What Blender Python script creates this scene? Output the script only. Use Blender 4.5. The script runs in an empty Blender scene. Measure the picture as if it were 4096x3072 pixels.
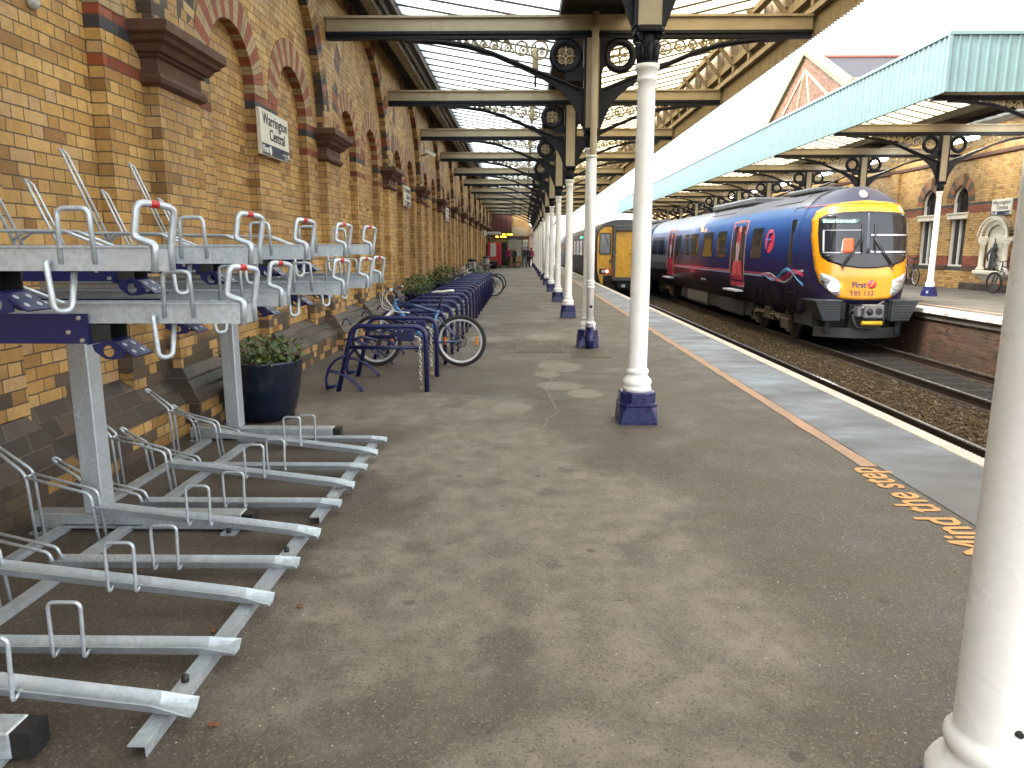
import bpy, bmesh, math, random
from mathutils import Vector, Matrix
random.seed(7)
R = math.radians
SC = bpy.context.scene
COL = SC.collection
PI = math.pi

# ------------------------------------------------------------------ node helpers
class NT:
    def __init__(s, name):
        s.m = bpy.data.materials.new(name); s.m.use_nodes = True
        s.t = s.m.node_tree; s.n = s.t.nodes; s.l = s.t.links
        s.bsdf = s.n['Principled BSDF']; s.out = s.n['Material Output']
        s._pos = None
    def new(s, t, **k):
        n = s.n.new(t)
        for a, b in k.items(): setattr(n, a, b)
        return n
    def put(s, sock, v):
        if isinstance(v, bpy.types.NodeSocket): s.l.new(v, sock)
        elif v is not None:
            if sock.type == 'RGBA' and len(v) == 3: v = (*v, 1)
            sock.default_value = v
    def math(s, op, a, b=None, c=None, clamp=False):
        n = s.new('ShaderNodeMath', operation=op); n.use_clamp = clamp
        for i, v in enumerate((a, b, c)):
            if v is not None: s.put(n.inputs[i], v)
        return n.outputs[0]
    def pos(s):
        if not s._pos: s._pos = s.new('ShaderNodeNewGeometry').outputs['Position']
        return s._pos
    def xyz(s, v=None):
        n = s.new('ShaderNodeSeparateXYZ'); s.put(n.inputs[0], v or s.pos()); return n.outputs
    def comb(s, x, y, z):
        n = s.new('ShaderNodeCombineXYZ')
        for i, v in enumerate((x, y, z)): s.put(n.inputs[i], v)
        return n.outputs[0]
    def noise(s, scale, detail=4, rough=.55, vec=None, col=False):
        n = s.new('ShaderNodeTexNoise'); n.inputs['Scale'].default_value = scale
        n.inputs['Detail'].default_value = detail; n.inputs['Roughness'].default_value = rough
        s.put(n.inputs['Vector'], vec or s.pos()); return n.outputs['Color' if col else 'Fac']
    def voro(s, scale, out='Color', vec=None, feature='F1'):
        n = s.new('ShaderNodeTexVoronoi', feature=feature); n.inputs['Scale'].default_value = scale
        s.put(n.inputs['Vector'], vec or s.pos()); return n.outputs[out]
    def white(s, vec):
        n = s.new('ShaderNodeTexWhiteNoise', noise_dimensions='3D'); s.put(n.inputs['Vector'], vec); return n.outputs['Value']
    def rng(s, v, a, b, c=0., d=1., smooth=False):
        n = s.new('ShaderNodeMapRange'); n.clamp = True
        if smooth: n.interpolation_type = 'SMOOTHSTEP'
        s.put(n.inputs[0], v)
        for i, q in enumerate((a, b, c, d)): s.put(n.inputs[i+1], q)
        return n.outputs[0]
    def mix(s, f, a, b, mode='MIX'):
        n = s.new('ShaderNodeMix', data_type='RGBA', blend_type=mode)
        s.put(n.inputs[0], f); s.put(n.inputs[6], a); s.put(n.inputs[7], b); return n.outputs[2]
    def ramp(s, f, pts, const=False):
        n = s.new('ShaderNodeValToRGB'); cr = n.color_ramp
        if const: cr.interpolation = 'CONSTANT'
        while len(cr.elements) < len(pts): cr.elements.new(.5)
        for e, (p, c) in zip(cr.elements, pts): e.position = p; e.color = (*c, 1)
        s.put(n.inputs[0], f); return n.outputs[0]
    def bump(s, h, strength=.3, dist=.02):
        n = s.new('ShaderNodeBump'); n.inputs['Strength'].default_value = strength
        n.inputs['Distance'].default_value = dist; s.put(n.inputs['Height'], h)
        s.l.new(n.outputs[0], s.bsdf.inputs['Normal'])
    def scaled(s, x, y, z):
        o = s.xyz(); return s.comb(s.math('MULTIPLY', o[0], x), s.math('MULTIPLY', o[1], y), s.math('MULTIPLY', o[2], z))
    def fin(s, col=None, rough=None, metal=None):
        if col is not None: s.put(s.bsdf.inputs['Base Color'], col)
        if rough is not None: s.put(s.bsdf.inputs['Roughness'], rough)
        if metal is not None: s.put(s.bsdf.inputs['Metallic'], metal)
        return s.m

def M(name, col, rough=.5, metal=0., var=.15, scale=6., bump=0., bscale=60., dirt=None, dscale=2.5, damt=.5, coat=0., spec=None):
    t = NT(name)
    f = t.noise(scale, 5)
    a = tuple(c*(1-var) for c in col); b = tuple(min(1, c*(1+var)) for c in col)
    c = t.mix(t.rng(f, .3, .7), a, b)
    if dirt:
        c = t.mix(t.math('MULTIPLY', t.rng(t.noise(dscale, 7, .65), .48, .72), damt), c, dirt)
    if bump: t.bump(t.noise(bscale, 3), bump, .004)
    rr = t.rng(t.noise(scale*3, 3), .3, .7, max(.02, rough-.08), min(1, rough+.1))
    if coat: t.bsdf.inputs['Coat Weight'].default_value = coat; t.bsdf.inputs['Coat Roughness'].default_value = .08
    if spec is not None: t.bsdf.inputs['Specular IOR Level'].default_value = spec
    return t.fin(c, rr, metal)

def emit(name, col, st):
    t = NT(name); t.put(t.bsdf.inputs['Base Color'], col)
    t.put(t.bsdf.inputs['Emission Color'], col); t.bsdf.inputs['Emission Strength'].default_value = st
    return t.m

CH = .08725
RED = (.30, .068, .022); DARK = (.028, .027, .032)
def brick(name, ramp, mortar=(.055, .042, .032), rows_red=(), rows_dark=(), ring=False, low_dark=True, soot=.5, LOWK=.78, damp=True, lo=.25, hi=.75):
    t = NT(name)
    x, y, z = t.xyz()
    wob = t.math('MULTIPLY', t.math('SUBTRACT', t.noise(9, 2), .5), .010)
    u = t.math('ADD', t.math('ADD', x, y), wob); v = t.math('ADD', z, t.math('MULTIPLY', wob, .8))
    if ring:                                   # voussoirs of the big relieving arches
        p = 5.12; yc = YW + p/2
        dy = t.math('SUBTRACT', t.math('MULTIPLY', t.math('FRACT', t.math('ADD', t.math('DIVIDE', t.math('SUBTRACT', y, yc), p), .5)), p), p/2)
        dz = t.math('SUBTRACT', z, 3.32)
        rr = t.math('SQRT', t.math('ADD', t.math('MULTIPLY', dy, dy), t.math('MULTIPLY', dz, dz)))
        an = t.math('ARCTAN2', dz, t.math('ABSOLUTE', dy))
        inr = t.math('MULTIPLY', t.math('MULTIPLY', t.math('LESS_THAN', rr, 2.50), t.math('GREATER_THAN', rr, 2.10)), t.math('GREATER_THAN', dz, 0.02))
        n = t.new('ShaderNodeMix', data_type='FLOAT'); t.put(n.inputs[0], inr); t.put(n.inputs[2], v); t.put(n.inputs[3], t.math('MULTIPLY', an, 2.2)); v = n.outputs[0]
    P = .36
    row = t.math('FLOOR', t.math('DIVIDE', v, CH)); fv = t.math('FRACT', t.math('DIVIDE', v, CH))
    uu = t.math('ADD', t.math('DIVIDE', u, P), t.math('MULTIPLY', t.math('MODULO', t.math('ABSOLUTE', row), 2.), .5))
    a = t.math('FRACT', uu); cell = t.math('FLOOR', uu)
    isH = t.math('GREATER_THAN', a, .667)
    loc = t.math('SUBTRACT', a, t.math('MULTIPLY', isH, .667))
    w = t.math('SUBTRACT', .667, t.math('MULTIPLY', isH, .334))
    eu = t.math('MULTIPLY', t.math('MINIMUM', loc, t.math('SUBTRACT', w, loc)), P)
    ev = t.math('MULTIPLY', t.math('MINIMUM', fv, t.math('SUBTRACT', 1., fv)), CH)
    e = t.math('ADD', t.math('MINIMUM', eu, ev), t.math('MULTIPLY', t.math('SUBTRACT', t.noise(70, 2), .5), .004))
    mort = t.rng(e, .0028, .0062, 1., 0.)
    rnd = t.white(t.comb(t.math('ADD', t.math('MULTIPLY', cell, 2.), isH), row, 3.7))
    rnd2 = t.white(t.comb(cell, row, t.math('ADD', isH, 9.1)))
    c = t.ramp(rnd, ramp)
    c = t.mix(t.rng(t.noise(26, 4, .7), .35, .75), c, t.mix(.35, c, (.10, .062, .03)))
    def rowmask(rows):
        m = None
        for r in rows:
            k = t.math('COMPARE', row, r + .01, .3); m = k if m is None else t.math('MAXIMUM', m, k)
        return m
    redv = t.mix(t.math('MULTIPLY', rnd2, .6), RED, (.12, .03, .016))
    if rows_red: c = t.mix(rowmask(rows_red), c, redv)
    if rows_dark: c = t.mix(rowmask(rows_dark), c, t.mix(rnd2, DARK, (.05, .05, .055)))
    if ring:
        tm = t.math('MODULO', an, .31)
        c = t.mix(t.math('MULTIPLY', inr, t.math('MULTIPLY', t.math('GREATER_THAN', tm, .155), t.math('LESS_THAN', tm, .315))), c, t.mix(rnd2, DARK, (.05, .05, .055)))
        c = t.mix(t.math('MULTIPLY', inr, t.math('MULTIPLY', t.math('GREATER_THAN', tm, .195), t.math('LESS_THAN', tm, .275))), c, redv)
    if low_dark:                               # courses of dark engineering bricks, broken up, near the foot
        k = t.math('MULTIPLY', t.rng(v, .72, .86, 1., 0.), t.math('GREATER_THAN', t.math('ADD', t.math('MULTIPLY', rnd2, .55), t.noise(1.3, 2)), LOWK))
        c = t.mix(t.math('MULTIPLY', k, .9), c, t.mix(rnd, (.030, .028, .030), (.075, .055, .042)))
    so = t.math('MULTIPLY', t.rng(t.noise(1.1, 7, .62), .45, .74), soot)
    c = t.mix(so, c, (.05, .036, .024))
    c = t.mix(t.math('MULTIPLY', t.rng(t.noise(.33, 3, .5), .42, .62), .38), c, t.mix(1., c, (.52, .46, .40), 'MULTIPLY'))
    vs = t.math('MULTIPLY', t.rng(t.noise(2.2, 5, .6, t.scaled(1, 1, .13)), .52, .72), soot*.8)
    c = t.mix(vs, c, (.06, .042, .026))
    c = t.mix(mort, c, t.mix(t.noise(3, 3), mortar, tuple(k*1.7 for k in mortar)))
    t.bump(t.math('ADD', t.math('MULTIPLY', mort, -1.), t.math('MULTIPLY', t.noise(90, 3), .25)), .55, .006)
    return t.fin(c, t.rng(rnd2, 0, 1, .55, .8))

# ------------------------------------------------------------------ mesh helper
def fillet(pts, r, n=5, closed=False):
    pts = [Vector(p) for p in pts]; out = []
    N = len(pts)
    for i, p in enumerate(pts):
        if not closed and i in (0, N-1): out.append(p); continue
        a, b = pts[i-1], pts[(i+1) % N]
        da, db = (a-p), (b-p); la, lb = da.length, db.length
        if la < 1e-6 or lb < 1e-6: out.append(p); continue
        da /= la; db /= lb
        d = max(-1, min(1, da.dot(db))); th = math.acos(d)
        if th > PI-.02: out.append(p); continue
        k = min(r/math.tan(th/2), la*.48, lb*.48)
        s, e = p+da*k, p+db*k
        for j in range(n+1):
            q = j/n; out.append(s*(1-q)**2 + p*2*q*(1-q) + e*q*q)
    return out
class MB:
    def __init__(s): s.v = []; s.f = []; s.sm = []; s.uv = {}
    def add(s, vs, fs, smooth=False):
        b = len(s.v); s.v += [tuple(v) for v in vs]
        for f in fs: s.f.append(tuple(b+i for i in f)); s.sm.append(smooth)
        return s
    def box(s, x0, x1, y0, y1, z0, z1, c=0.):
        if c:
            rings = []
            for z, k in ((z0, c), (z0+c, 0), (z1-c, 0), (z1, c)):
                rings.append([(x0+k+(c if k == 0 else 0), y0+k, z), (x1-k-(c if k == 0 else 0), y0+k, z), (x1-k, y0+k+(c if k == 0 else 0), z), (x1-k, y1-k-(c if k == 0 else 0), z),
                              (x1-k-(c if k == 0 else 0), y1-k, z), (x0+k+(c if k == 0 else 0), y1-k, z), (x0+k, y1-k-(c if k == 0 else 0), z), (x0+k, y0+k+(c if k == 0 else 0), z)])
            return s.loft(rings)
        vs = [(x, y, z) for z in (z0, z1) for y in (y0, y1) for x in (x0, x1)]
        return s.add(vs, [(0, 2, 3, 1), (4, 5, 7, 6), (0, 1, 5, 4), (2, 6, 7, 3), (0, 4, 6, 2), (1, 3, 7, 5)])
    def obox(s, c, size, mat):
        c = Vector(c); a = [Vector((x*size[0]/2, y*size[1]/2, z*size[2]/2)) for z in (-1, 1) for y in (-1, 1) for x in (-1, 1)]
        return s.add([c + mat @ v for v in a], [(0, 2, 3, 1), (4, 5, 7, 6), (0, 1, 5, 4), (2, 6, 7, 3), (0, 4, 6, 2), (1, 3, 7, 5)])
    def loft(s, rings, caps=True, closed=True, smooth=False):
        n = len(rings[0]); vs = [p for r in rings for p in r]; fs = []
        for i in range(len(rings)-1):
            for j in range(n if closed else n-1):
                k = (j+1) % n
                fs.append((i*n+j, i*n+k, (i+1)*n+k, (i+1)*n+j))
        b = len(s.v); s.add(vs, fs, smooth)
        if caps:
            s.f.append(tuple(b+j for j in reversed(range(n)))); s.sm.append(False)
            s.f.append(tuple(b+(len(rings)-1)*n+j for j in range(n))); s.sm.append(False)
        return s
    def tube(s, pts, r, n=8, closed=False, caps=True, flat=1.):
        pts = [Vector(p) for p in pts]; N = len(pts); rings = []
        rad = r if isinstance(r, (list, tuple)) else [r]*N
        up = None
        for i, p in enumerate(pts):
            a = pts[i-1] if (i > 0 or closed) else p; b = pts[(i+1) % N] if (i < N-1 or closed) else p
            d = (b-a)
            if d.length < 1e-9: d = Vector((0, 0, 1))
            d.normalize()
            if up is None:
                up = Vector((0, 0, 1)) if abs(d.z) < .9 else Vector((1, 0, 0))
            sd = d.cross(up)
            if sd.length < 1e-6: sd = d.cross(Vector((0, 1, 0)))
            sd.normalize(); up = sd.cross(d).normalized()
            rings.append([p + (sd*math.cos(2*PI*k/n) + up*math.sin(2*PI*k/n)*flat)*rad[i] for k in range(n)])
        if closed:
            rings.append(rings[0]); return s.loft(rings, False, True, True)
        return s.loft(rings, caps, True, True)
    def cyl(s, a, b, r, n=12, r2=None): return s.tube([a, b], [r, r if r2 is None else r2], n)
    def lathe(s, prof, n=24, c=(0, 0, 0), smooth=True, caps=True):
        rings = [[(c[0]+r*math.cos(2*PI*k/n), c[1]+r*math.sin(2*PI*k/n), c[2]+z) for k in range(n)] for r, z in prof]
        return s.loft(rings, caps, True, smooth)
    def prism(s, poly, fn, a, b):              # poly: list of 2d points; fn(p,t) -> 3d
        n = len(poly)
        vs = [fn(p, a) for p in poly] + [fn(p, b) for p in poly]
        return s.add(vs, [tuple(range(n)), tuple(reversed(range(n, 2*n)))] + [(i, n+i, n+(i+1) % n, (i+1) % n) for i in range(n)])
    def torus(s, c, Rr, r, ax='y', n=20, m=6, sx=1., sz=1.):
        c = Vector(c); pts = []
        for k in range(n):
            a = 2*PI*k/n; p = (Rr*math.cos(a)*sx, Rr*math.sin(a)*sz)
            pts.append(c + Vector({'y': (p[0], 0, p[1]), 'x': (0, p[0], p[1]), 'z': (p[0], p[1], 0)}[ax]))
        return s.tube(pts, r, m, closed=True)
    def strip(s, fn, us, vs, smooth=False):
        nu = len(us); vv = [fn(u, v) for v in vs for u in us]
        return s.add(vv, [(j*nu+i, j*nu+i+1, (j+1)*nu+i+1, (j+1)*nu+i) for j in range(len(vs)-1) for i in range(nu-1)], smooth)
    def build(s, name, mat, parent=None, origin=None, uvf=None):
        me = bpy.data.meshes.new(name)
        vs = s.v
        if origin is None and parent is not None and parent.get('_w'): origin = parent.location
        if origin is None and parent is not None and parent.parent is not None and parent.parent.get('_w'): origin = parent.parent.location
        if origin is not None: vs = [(x-origin[0], y-origin[1], z-origin[2]) for x, y, z in vs]
        me.from_pydata(vs, [], s.f); me.polygons.foreach_set('use_smooth', s.sm)
        bm = bmesh.new(); bm.from_mesh(me); bmesh.ops.recalc_face_normals(bm, faces=bm.faces[:]); bm.to_mesh(me); bm.free()
        if mat:
            for m in (mat if isinstance(mat, list) else [mat]): me.materials.append(m)
        o = bpy.data.objects.new(name, me); COL.objects.link(o)
        if parent: o.parent = parent
        if uvf:
            ul = me.uv_layers.new(name='UVMap')
            for lp in me.loops:
                ul.data[lp.index].uv = uvf(s.v[lp.vertex_index])
        return o
def tag(o, label=None, cat=None, group=None, kind=None):
    if label: o['label'] = label
    if cat: o['category'] = cat
    if group: o['group'] = group
    if kind: o['kind'] = kind
    return o
def thing(name, label, cat, loc=(0, 0, 0), rz=0., group=None, world=False):
    o = bpy.data.objects.new(name, None); COL.objects.link(o); o.location = loc; o.rotation_euler.z = rz
    o.empty_display_size = .2
    if world: o['_w'] = 1
    return tag(o, label, cat, group)
def dup(root, loc, label, rz=None):
    def cp(o, par):
        c = o.copy(); COL.objects.link(c)
        if par: c.parent = par
        for ch in o.children: cp(ch, c)
        return c
    r = cp(root, None); r.location = loc; r['label'] = label
    if rz is not None: r.rotation_euler.z = rz
    return r
def text(body, size, mat4, mat, name, parent=None, ext=.001, align='LEFT', bold=0., sx=1., shear=0.):
    cu = bpy.data.curves.new('t', 'FONT'); cu.body = body; cu.size = size; cu.extrude = ext; cu.align_x = align
    cu.offset = bold; cu.resolution_u = 3; cu.shear = shear
    t = bpy.data.objects.new('t', cu); COL.objects.link(t)
    dg = bpy.context.evaluated_depsgraph_get(); dg.update()
    me = bpy.data.meshes.new_from_object(t.evaluated_get(dg))
    bpy.data.objects.remove(t); bpy.data.curves.remove(cu)
    me.name = name
    me.transform(Matrix.Diagonal((sx, 1, 1, 1))); me.transform(mat4)
    me.materials.clear(); me.materials.append(mat)
    o = bpy.data.objects.new(name, me); COL.objects.link(o)
    if parent:
        o.parent = parent
        p = parent if parent.get('_w') else (parent.parent if parent.parent is not None and parent.parent.get('_w') else None)
        if p: me.transform(Matrix.Translation(-p.location))
    return o
def frame(o, r, u):                            # 4x4 from origin, right, up
    r = Vector(r).normalized(); u = Vector(u).normalized(); n = r.cross(u)
    m = Matrix((r, u, n)).transposed().to_4x4(); m.translation = Vector(o); return m
YW = 6.55; PER = 5.12                          # first wall pilaster, bay length
YC = 6.48
ORD = ['first', 'second', 'third', 'fourth', 'fifth', 'sixth', 'seventh', 'eighth', 'ninth', 'tenth', 'eleventh', 'twelfth', 'thirteenth', 'fourteenth',
       'fifteenth', 'sixteenth', 'seventeenth', 'eighteenth', 'nineteenth', 'twentieth']
# ------------------------------------------------------------------ materials
BUFF = [(0., (.27, .135, .036)), (.06, (.39, .205, .057)), (.3, (.50, .283, .083)), (.6, (.575, .338, .106)), (.88, (.63, .395, .142)), (1., (.51, .32, .16))]
mBrick0 = brick('buff_brick_recess', BUFF, soot=.4, LOWK=.98)
mBrick1 = brick('buff_brick_banded', BUFF, rows_red=(33, 37), rows_dark=(36,), soot=.45)
mBrick2 = brick('buff_brick_arched', BUFF, ring=True, soot=.45)
mBrickF = brick('buff_brick_footing', BUFF, soot=.75, LOWK=.74)
mBrickB = brick('buff_brick_plain', BUFF, soot=.3, low_dark=False)
mBrickO = brick('buff_brick_opposite', BUFF, rows_red=(34, 33, 32, 14, 13, 12, 11), rows_dark=(35, 10, 9), soot=.35, low_dark=False)
mBrickR = brick('dark_red_brick', [(0., (.03, .017, .012)), (.5, (.07, .030, .018)), (1., (.10, .055, .032))], soot=.8, low_dark=False)
mBrickG = brick('orange_gable_brick', [(0., (.09, .035, .018)), (.5, (.17, .07, .032)), (1., (.22, .12, .06))], soot=.3, low_dark=False)
def mk_vouss():
    t = NT('arch_voussoirs'); uv = t.new('ShaderNodeTexCoord').outputs['UV']
    u, v, _ = t.xyz(uv)
    k = t.math('DIVIDE', u, .115); n = t.math('FLOOR', k); odd = t.math('MODULO', t.math('ABSOLUTE', n), 2.)
    rnd = t.white(t.comb(n, t.math('FLOOR', t.math('DIVIDE', v, .115)), 1.))
    c = t.mix(odd, t.mix(rnd, RED, (.26, .07, .03)), t.mix(rnd, (.33, .23, .11), (.44, .31, .16)))
    f2 = t.math('FRACT', t.math('DIVIDE', u, .0575)); e2 = t.math('MULTIPLY', t.math('MINIMUM', f2, t.math('SUBTRACT', 1., f2)), .0575)
    fv = t.math('FRACT', t.math('DIVIDE', v, .165)); ev = t.math('MULTIPLY', t.math('MINIMUM', fv, t.math('SUBTRACT', 1., fv)), .165)
    mo = t.rng(t.math('MINIMUM', e2, ev), .0015, .0045, 1., 0.)
    c = t.mix(t.math('MULTIPLY', t.rng(t.noise(3, 6), .45, .75), .5), c, (.05, .035, .025))
    c = t.mix(mo, c, (.06, .045, .035)); t.bump(t.math('MULTIPLY', mo, -1.), .4, .005)
    return t.fin(c, .7)
mVouss = mk_vouss()
mStone = M('brown_sandstone', (.095, .042, .025), .75, var=.35, scale=4, bump=.4, bscale=45, dirt=(.045, .028, .02))
def mk_plinth():
    t = NT('dark_plinth_brick'); x, y, z = t.xyz()
    row = t.math('FLOOR', t.math('DIVIDE', t.math('SUBTRACT', z, .262), .092)); u = t.math('ADD', t.math('DIVIDE', t.math('ADD', x, y), .34), t.math('MULTIPLY', row, .5))
    f = t.math('FRACT', u); rnd = t.white(t.comb(t.math('FLOOR', u), row, 2.))
    c = t.ramp(rnd, [(0, (.030, .022, .018)), (.5, (.052, .035, .026)), (1, (.085, .055, .038))])
    c = t.mix(t.math('MULTIPLY', t.rng(t.noise(3, 6, .65), .45, .7), .6), c, (.035, .028, .023))
    fz = t.math('FRACT', t.math('DIVIDE', t.math('SUBTRACT', z, .262), .092))
    jt = t.math('MAXIMUM', t.math('LESS_THAN', f, .028), t.math('MULTIPLY', t.math('LESS_THAN', fz, .10), t.math('GREATER_THAN', t.noise(6, 3), .45)))
    c = t.mix(t.math('MULTIPLY', jt, .55), c, (.15, .125, .095)); t.bump(t.math('ADD', t.math('MULTIPLY', jt, -1.), t.math('MULTIPLY', t.noise(40, 3), .3)), .4, .006)
    return t.fin(c, .6)
mPlinth = mk_plinth()
mWhite = M('white_gloss_paint', (.84, .825, .80), .3, var=.03, scale=3, bump=.2, bscale=18, dirt=(.62, .58, .52), dscale=9, damt=.18)
mNavy = M('navy_paint', (.011, .014, .078), .3, var=.2, scale=8, bump=.3, bscale=35)
mNavyD = M('dark_navy_ironwork', (.0065, .007, .013), .5, var=.3, scale=8, bump=.2, spec=.3)
mCream = M('cream_paint', (.40, .325, .215), .45, var=.1, scale=2, dirt=(.22, .14, .07), dscale=4, damt=.5, bump=.1)
mTan = M('tan_scroll_paint', (.42, .33, .20), .5, var=.12)
mOldWood = M('weathered_white_timber', (.30, .26, .20), .7, var=.3, scale=9, dirt=(.07, .05, .035), dscale=7, damt=.9)
mBrownWood = M('brown_timber', (.045, .033, .023), .7, var=.3, scale=5)
mTanWood = M('tan_valance_timber', (.24, .18, .10), .6, var=.2, scale=4, dirt=(.12, .08, .04), dscale=5, damt=.6)
mDarkRoof = M('sooty_boarding', (.025, .022, .02), .8, var=.3)
mBlack = M('black_rubber', (.012, .012, .012), .5, var=.2)
mSteelD = M('dark_steel', (.05, .05, .055), .45, .3, var=.3)
def mk_galv():
    t = NT('galvanised_steel')
    c = t.ramp(t.voro(55, 'Distance'), [(0, (.36, .405, .44)), (1, (.54, .595, .64))])
    c = t.mix(t.rng(t.noise(5, 5), .4, .7), c, (.40, .445, .485))
    c = t.mix(t.math('MULTIPLY', t.rng(t.noise(9, 5, .6, t.scaled(1, 1, .3)), .56, .7), .45), c, (.72, .75, .77))
    t.bump(t.noise(120, 2), .08, .002)
    return t.fin(c, t.rng(t.noise(20, 3), .3, .7, .28, .48), .45)
mGalv = mk_galv()
mRed = M('red_tape', (.45, .02, .02), .35)
mBlueSteel = M('blue_powder_coat', (.009, .012, .075), .35, var=.15, bump=.1)
mBolt = M('bolt_steel', (.5, .48, .42), .35, .8)
mChrome = M('chain_steel', (.62, .58, .52), .28, .9)
def mk_glaze(name, col, dirt, dens):
    t = NT(name)
    x, y, z = t.xyz()
    fx = t.math('FRACT', t.math('MULTIPLY', x, 14.)); fy = t.math('FRACT', t.math('MULTIPLY', y, 14.))
    net = t.math('MAXIMUM', t.math('LESS_THAN', fx, .09), t.math('LESS_THAN', fy, .09))
    c = t.mix(t.rng(t.noise(1.3, 6, .65), .35, .75), col, dirt)
    c = t.mix(t.math('MULTIPLY', t.noise(7, 4, .6, t.scaled(.12, 1.3, .12)), .35), c, dirt)
    c = t.mix(t.math('MULTIPLY', net, .35), c, tuple(k*.4 for k in dirt))
    tr = t.new('ShaderNodeBsdfTranslucent'); t.put(tr.inputs[0], c)
    df = t.new('ShaderNodeBsdfDiffuse'); t.put(df.inputs[0], c)
    mx = t.new('ShaderNodeMixShader'); mx.inputs[0].default_value = dens
    t.l.new(tr.outputs[0], mx.inputs[1]); t.l.new(df.outputs[0], mx.inputs[2]); t.l.new(mx.outputs[0], t.out.inputs[0])
    return t.m
mGlaze = mk_glaze('wired_roof_glass', (.60, .67, .67), (.36, .40, .36), .12)
mGlazeY = mk_glaze('yellowed_roof_glass', (.66, .60, .41), (.46, .39, .22), .12)
def mk_asphalt():
    t = NT('worn_platform_asphalt'); x, y, z = t.xyz()
    big = t.noise(.75, 6, .6); mid = t.noise(2.3, 6, .62); fine = t.noise(95, 3, .7); clo = t.noise(5.5, 5, .6)
    wx = t.math('ADD', x, t.math('MULTIPLY', t.math('SUBTRACT', t.noise(1.1, 5, .6), .5), 1.3)); wy = t.math('ADD', y, t.math('MULTIPLY', t.math('SUBTRACT', t.noise(1.05, 5, .6, t.comb(y, x, 4.)), .5), 1.9))
    def ell(px, py, rx, ry):
        dx = t.math('DIVIDE', t.math('SUBTRACT', wx, px), rx); dy = t.math('DIVIDE', t.math('SUBTRACT', wy, py), ry)
        return t.rng(t.math('SQRT', t.math('ADD', t.math('MULTIPLY', dx, dx), t.math('MULTIPLY', dy, dy))), .62, 1.12, 1., 0., True)
    pale = None                                           # dry, dusty walking area
    for p in ((-1.2, 6.9, 1.5, .9), (-.35, 5.4, .95, 1.0), (.15, 4.1, 1.05, 1.25), (.65, 2.9, .8, .9), (-.55, 3.1, .6, 1.0), (.15, 1.75, .9, .5)):
        k = ell(*p); pale = k if pale is None else t.math('MAXIMUM', pale, k)
    fade = t.rng(y, 8., 14.); pale = t.math('MAXIMUM', t.math('MULTIPLY', pale, t.math('SUBTRACT', 1., t.math('MULTIPLY', fade, .5))), t.math('MULTIPLY', fade, t.rng(t.noise(.9, 5, .6, t.comb(t.math('MULTIPLY', x, .55), t.math('MULTIPLY', y, .8), 2.)), .47, .62)))
    pv = t.math('MULTIPLY', pale, t.rng(t.math('ADD', t.math('MULTIPLY', mid, .6), t.math('MULTIPLY', clo, .4)), .36, .56, .45, 1.))
    dark = t.ramp(t.math('ADD', t.math('MULTIPLY', big, .5), t.math('MULTIPLY', mid, .5)), [(.36, (.044, .0325, .0245)), (.5, (.068, .052, .040)), (.62, (.104, .082, .065))])
    c = t.mix(pv, dark, t.mix(t.rng(clo, .35, .65), (.143, .117, .097), (.202, .167, .140)))
    st = t.rng(t.noise(2.1, 4, .55, t.comb(x, y, 7.)), .585, .66); c = t.mix(t.math('MULTIPLY', st, .62), c, (.056, .045, .035))     # damp stains
    wet = t.rng(t.math('ADD', x, t.math('MULTIPLY', t.math('SUBTRACT', t.noise(.8, 4), .5), 1.2)), .95, 1.5)
    c = t.mix(t.math('MULTIPLY', t.math('MULTIPLY', wet, .7), t.rng(y, 2.2, 3.4, .35, 1.)), c, t.mix(t.rng(mid, .4, .6), (.050, .039, .030), (.078, .061, .048)))
    g = t.voro(150, 'Color'); gv = t.new('ShaderNodeSeparateColor'); t.l.new(g, gv.inputs[0])
    c = t.mix(t.math('MULTIPLY', t.rng(gv.outputs[0], .25, 1., 0., .75), t.rng(clo, .3, .6, 1., .6)), c, t.mix(gv.outputs[1], (.020, .016, .012), t.mix(.5, c, (.30, .24, .16))))
    g2 = t.voro(135, 'Color'); gw = t.new('ShaderNodeSeparateColor'); t.l.new(g2, gw.inputs[0])
    c = t.mix(t.math('MULTIPLY', t.math('GREATER_THAN', gw.outputs[0], .95), .45), c, (.22, .18, .12)); c = t.mix(t.math('MULTIPLY', t.math('LESS_THAN', gw.outputs[1], .05), .5), c, (.03, .024, .02))
    sp = t.math('MULTIPLY', t.math('LESS_THAN', t.voro(17, 'Distance'), .055), t.math('GREATER_THAN', t.noise(1.2, 5), .50))
    c = t.mix(t.math('MULTIPLY', sp, .85), c, (.52, .52, .49))
    ch = t.math('MULTIPLY', t.rng(t.noise(34, 6, .78), .60, .70), t.rng(t.noise(1.3, 3), .50, .60)); c = t.mix(t.math('MULTIPLY', ch, .6), c, (.40, .385, .36))
    gum = t.math('MULTIPLY', t.math('LESS_THAN', t.voro(3.1, 'Distance'), .085), t.math('GREATER_THAN', t.noise(.7, 2), .45)); c = t.mix(t.math('MULTIPLY', gum, .55), c, (.035, .028, .022))
    def patch(px, py, rx, ry):
        dx = t.math('DIVIDE', t.math('SUBTRACT', x, px), rx); dy = t.math('DIVIDE', t.math('SUBTRACT', y, py), ry)
        return t.rng(t.math('ADD', t.math('SQRT', t.math('ADD', t.math('MULTIPLY', dx, dx), t.math('MULTIPLY', dy, dy))), t.math('MULTIPLY', t.math('SUBTRACT', mid, .5), .6)), .8, 1.0, 1., 0.)
    pm = None                                             # round repair patches
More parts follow.
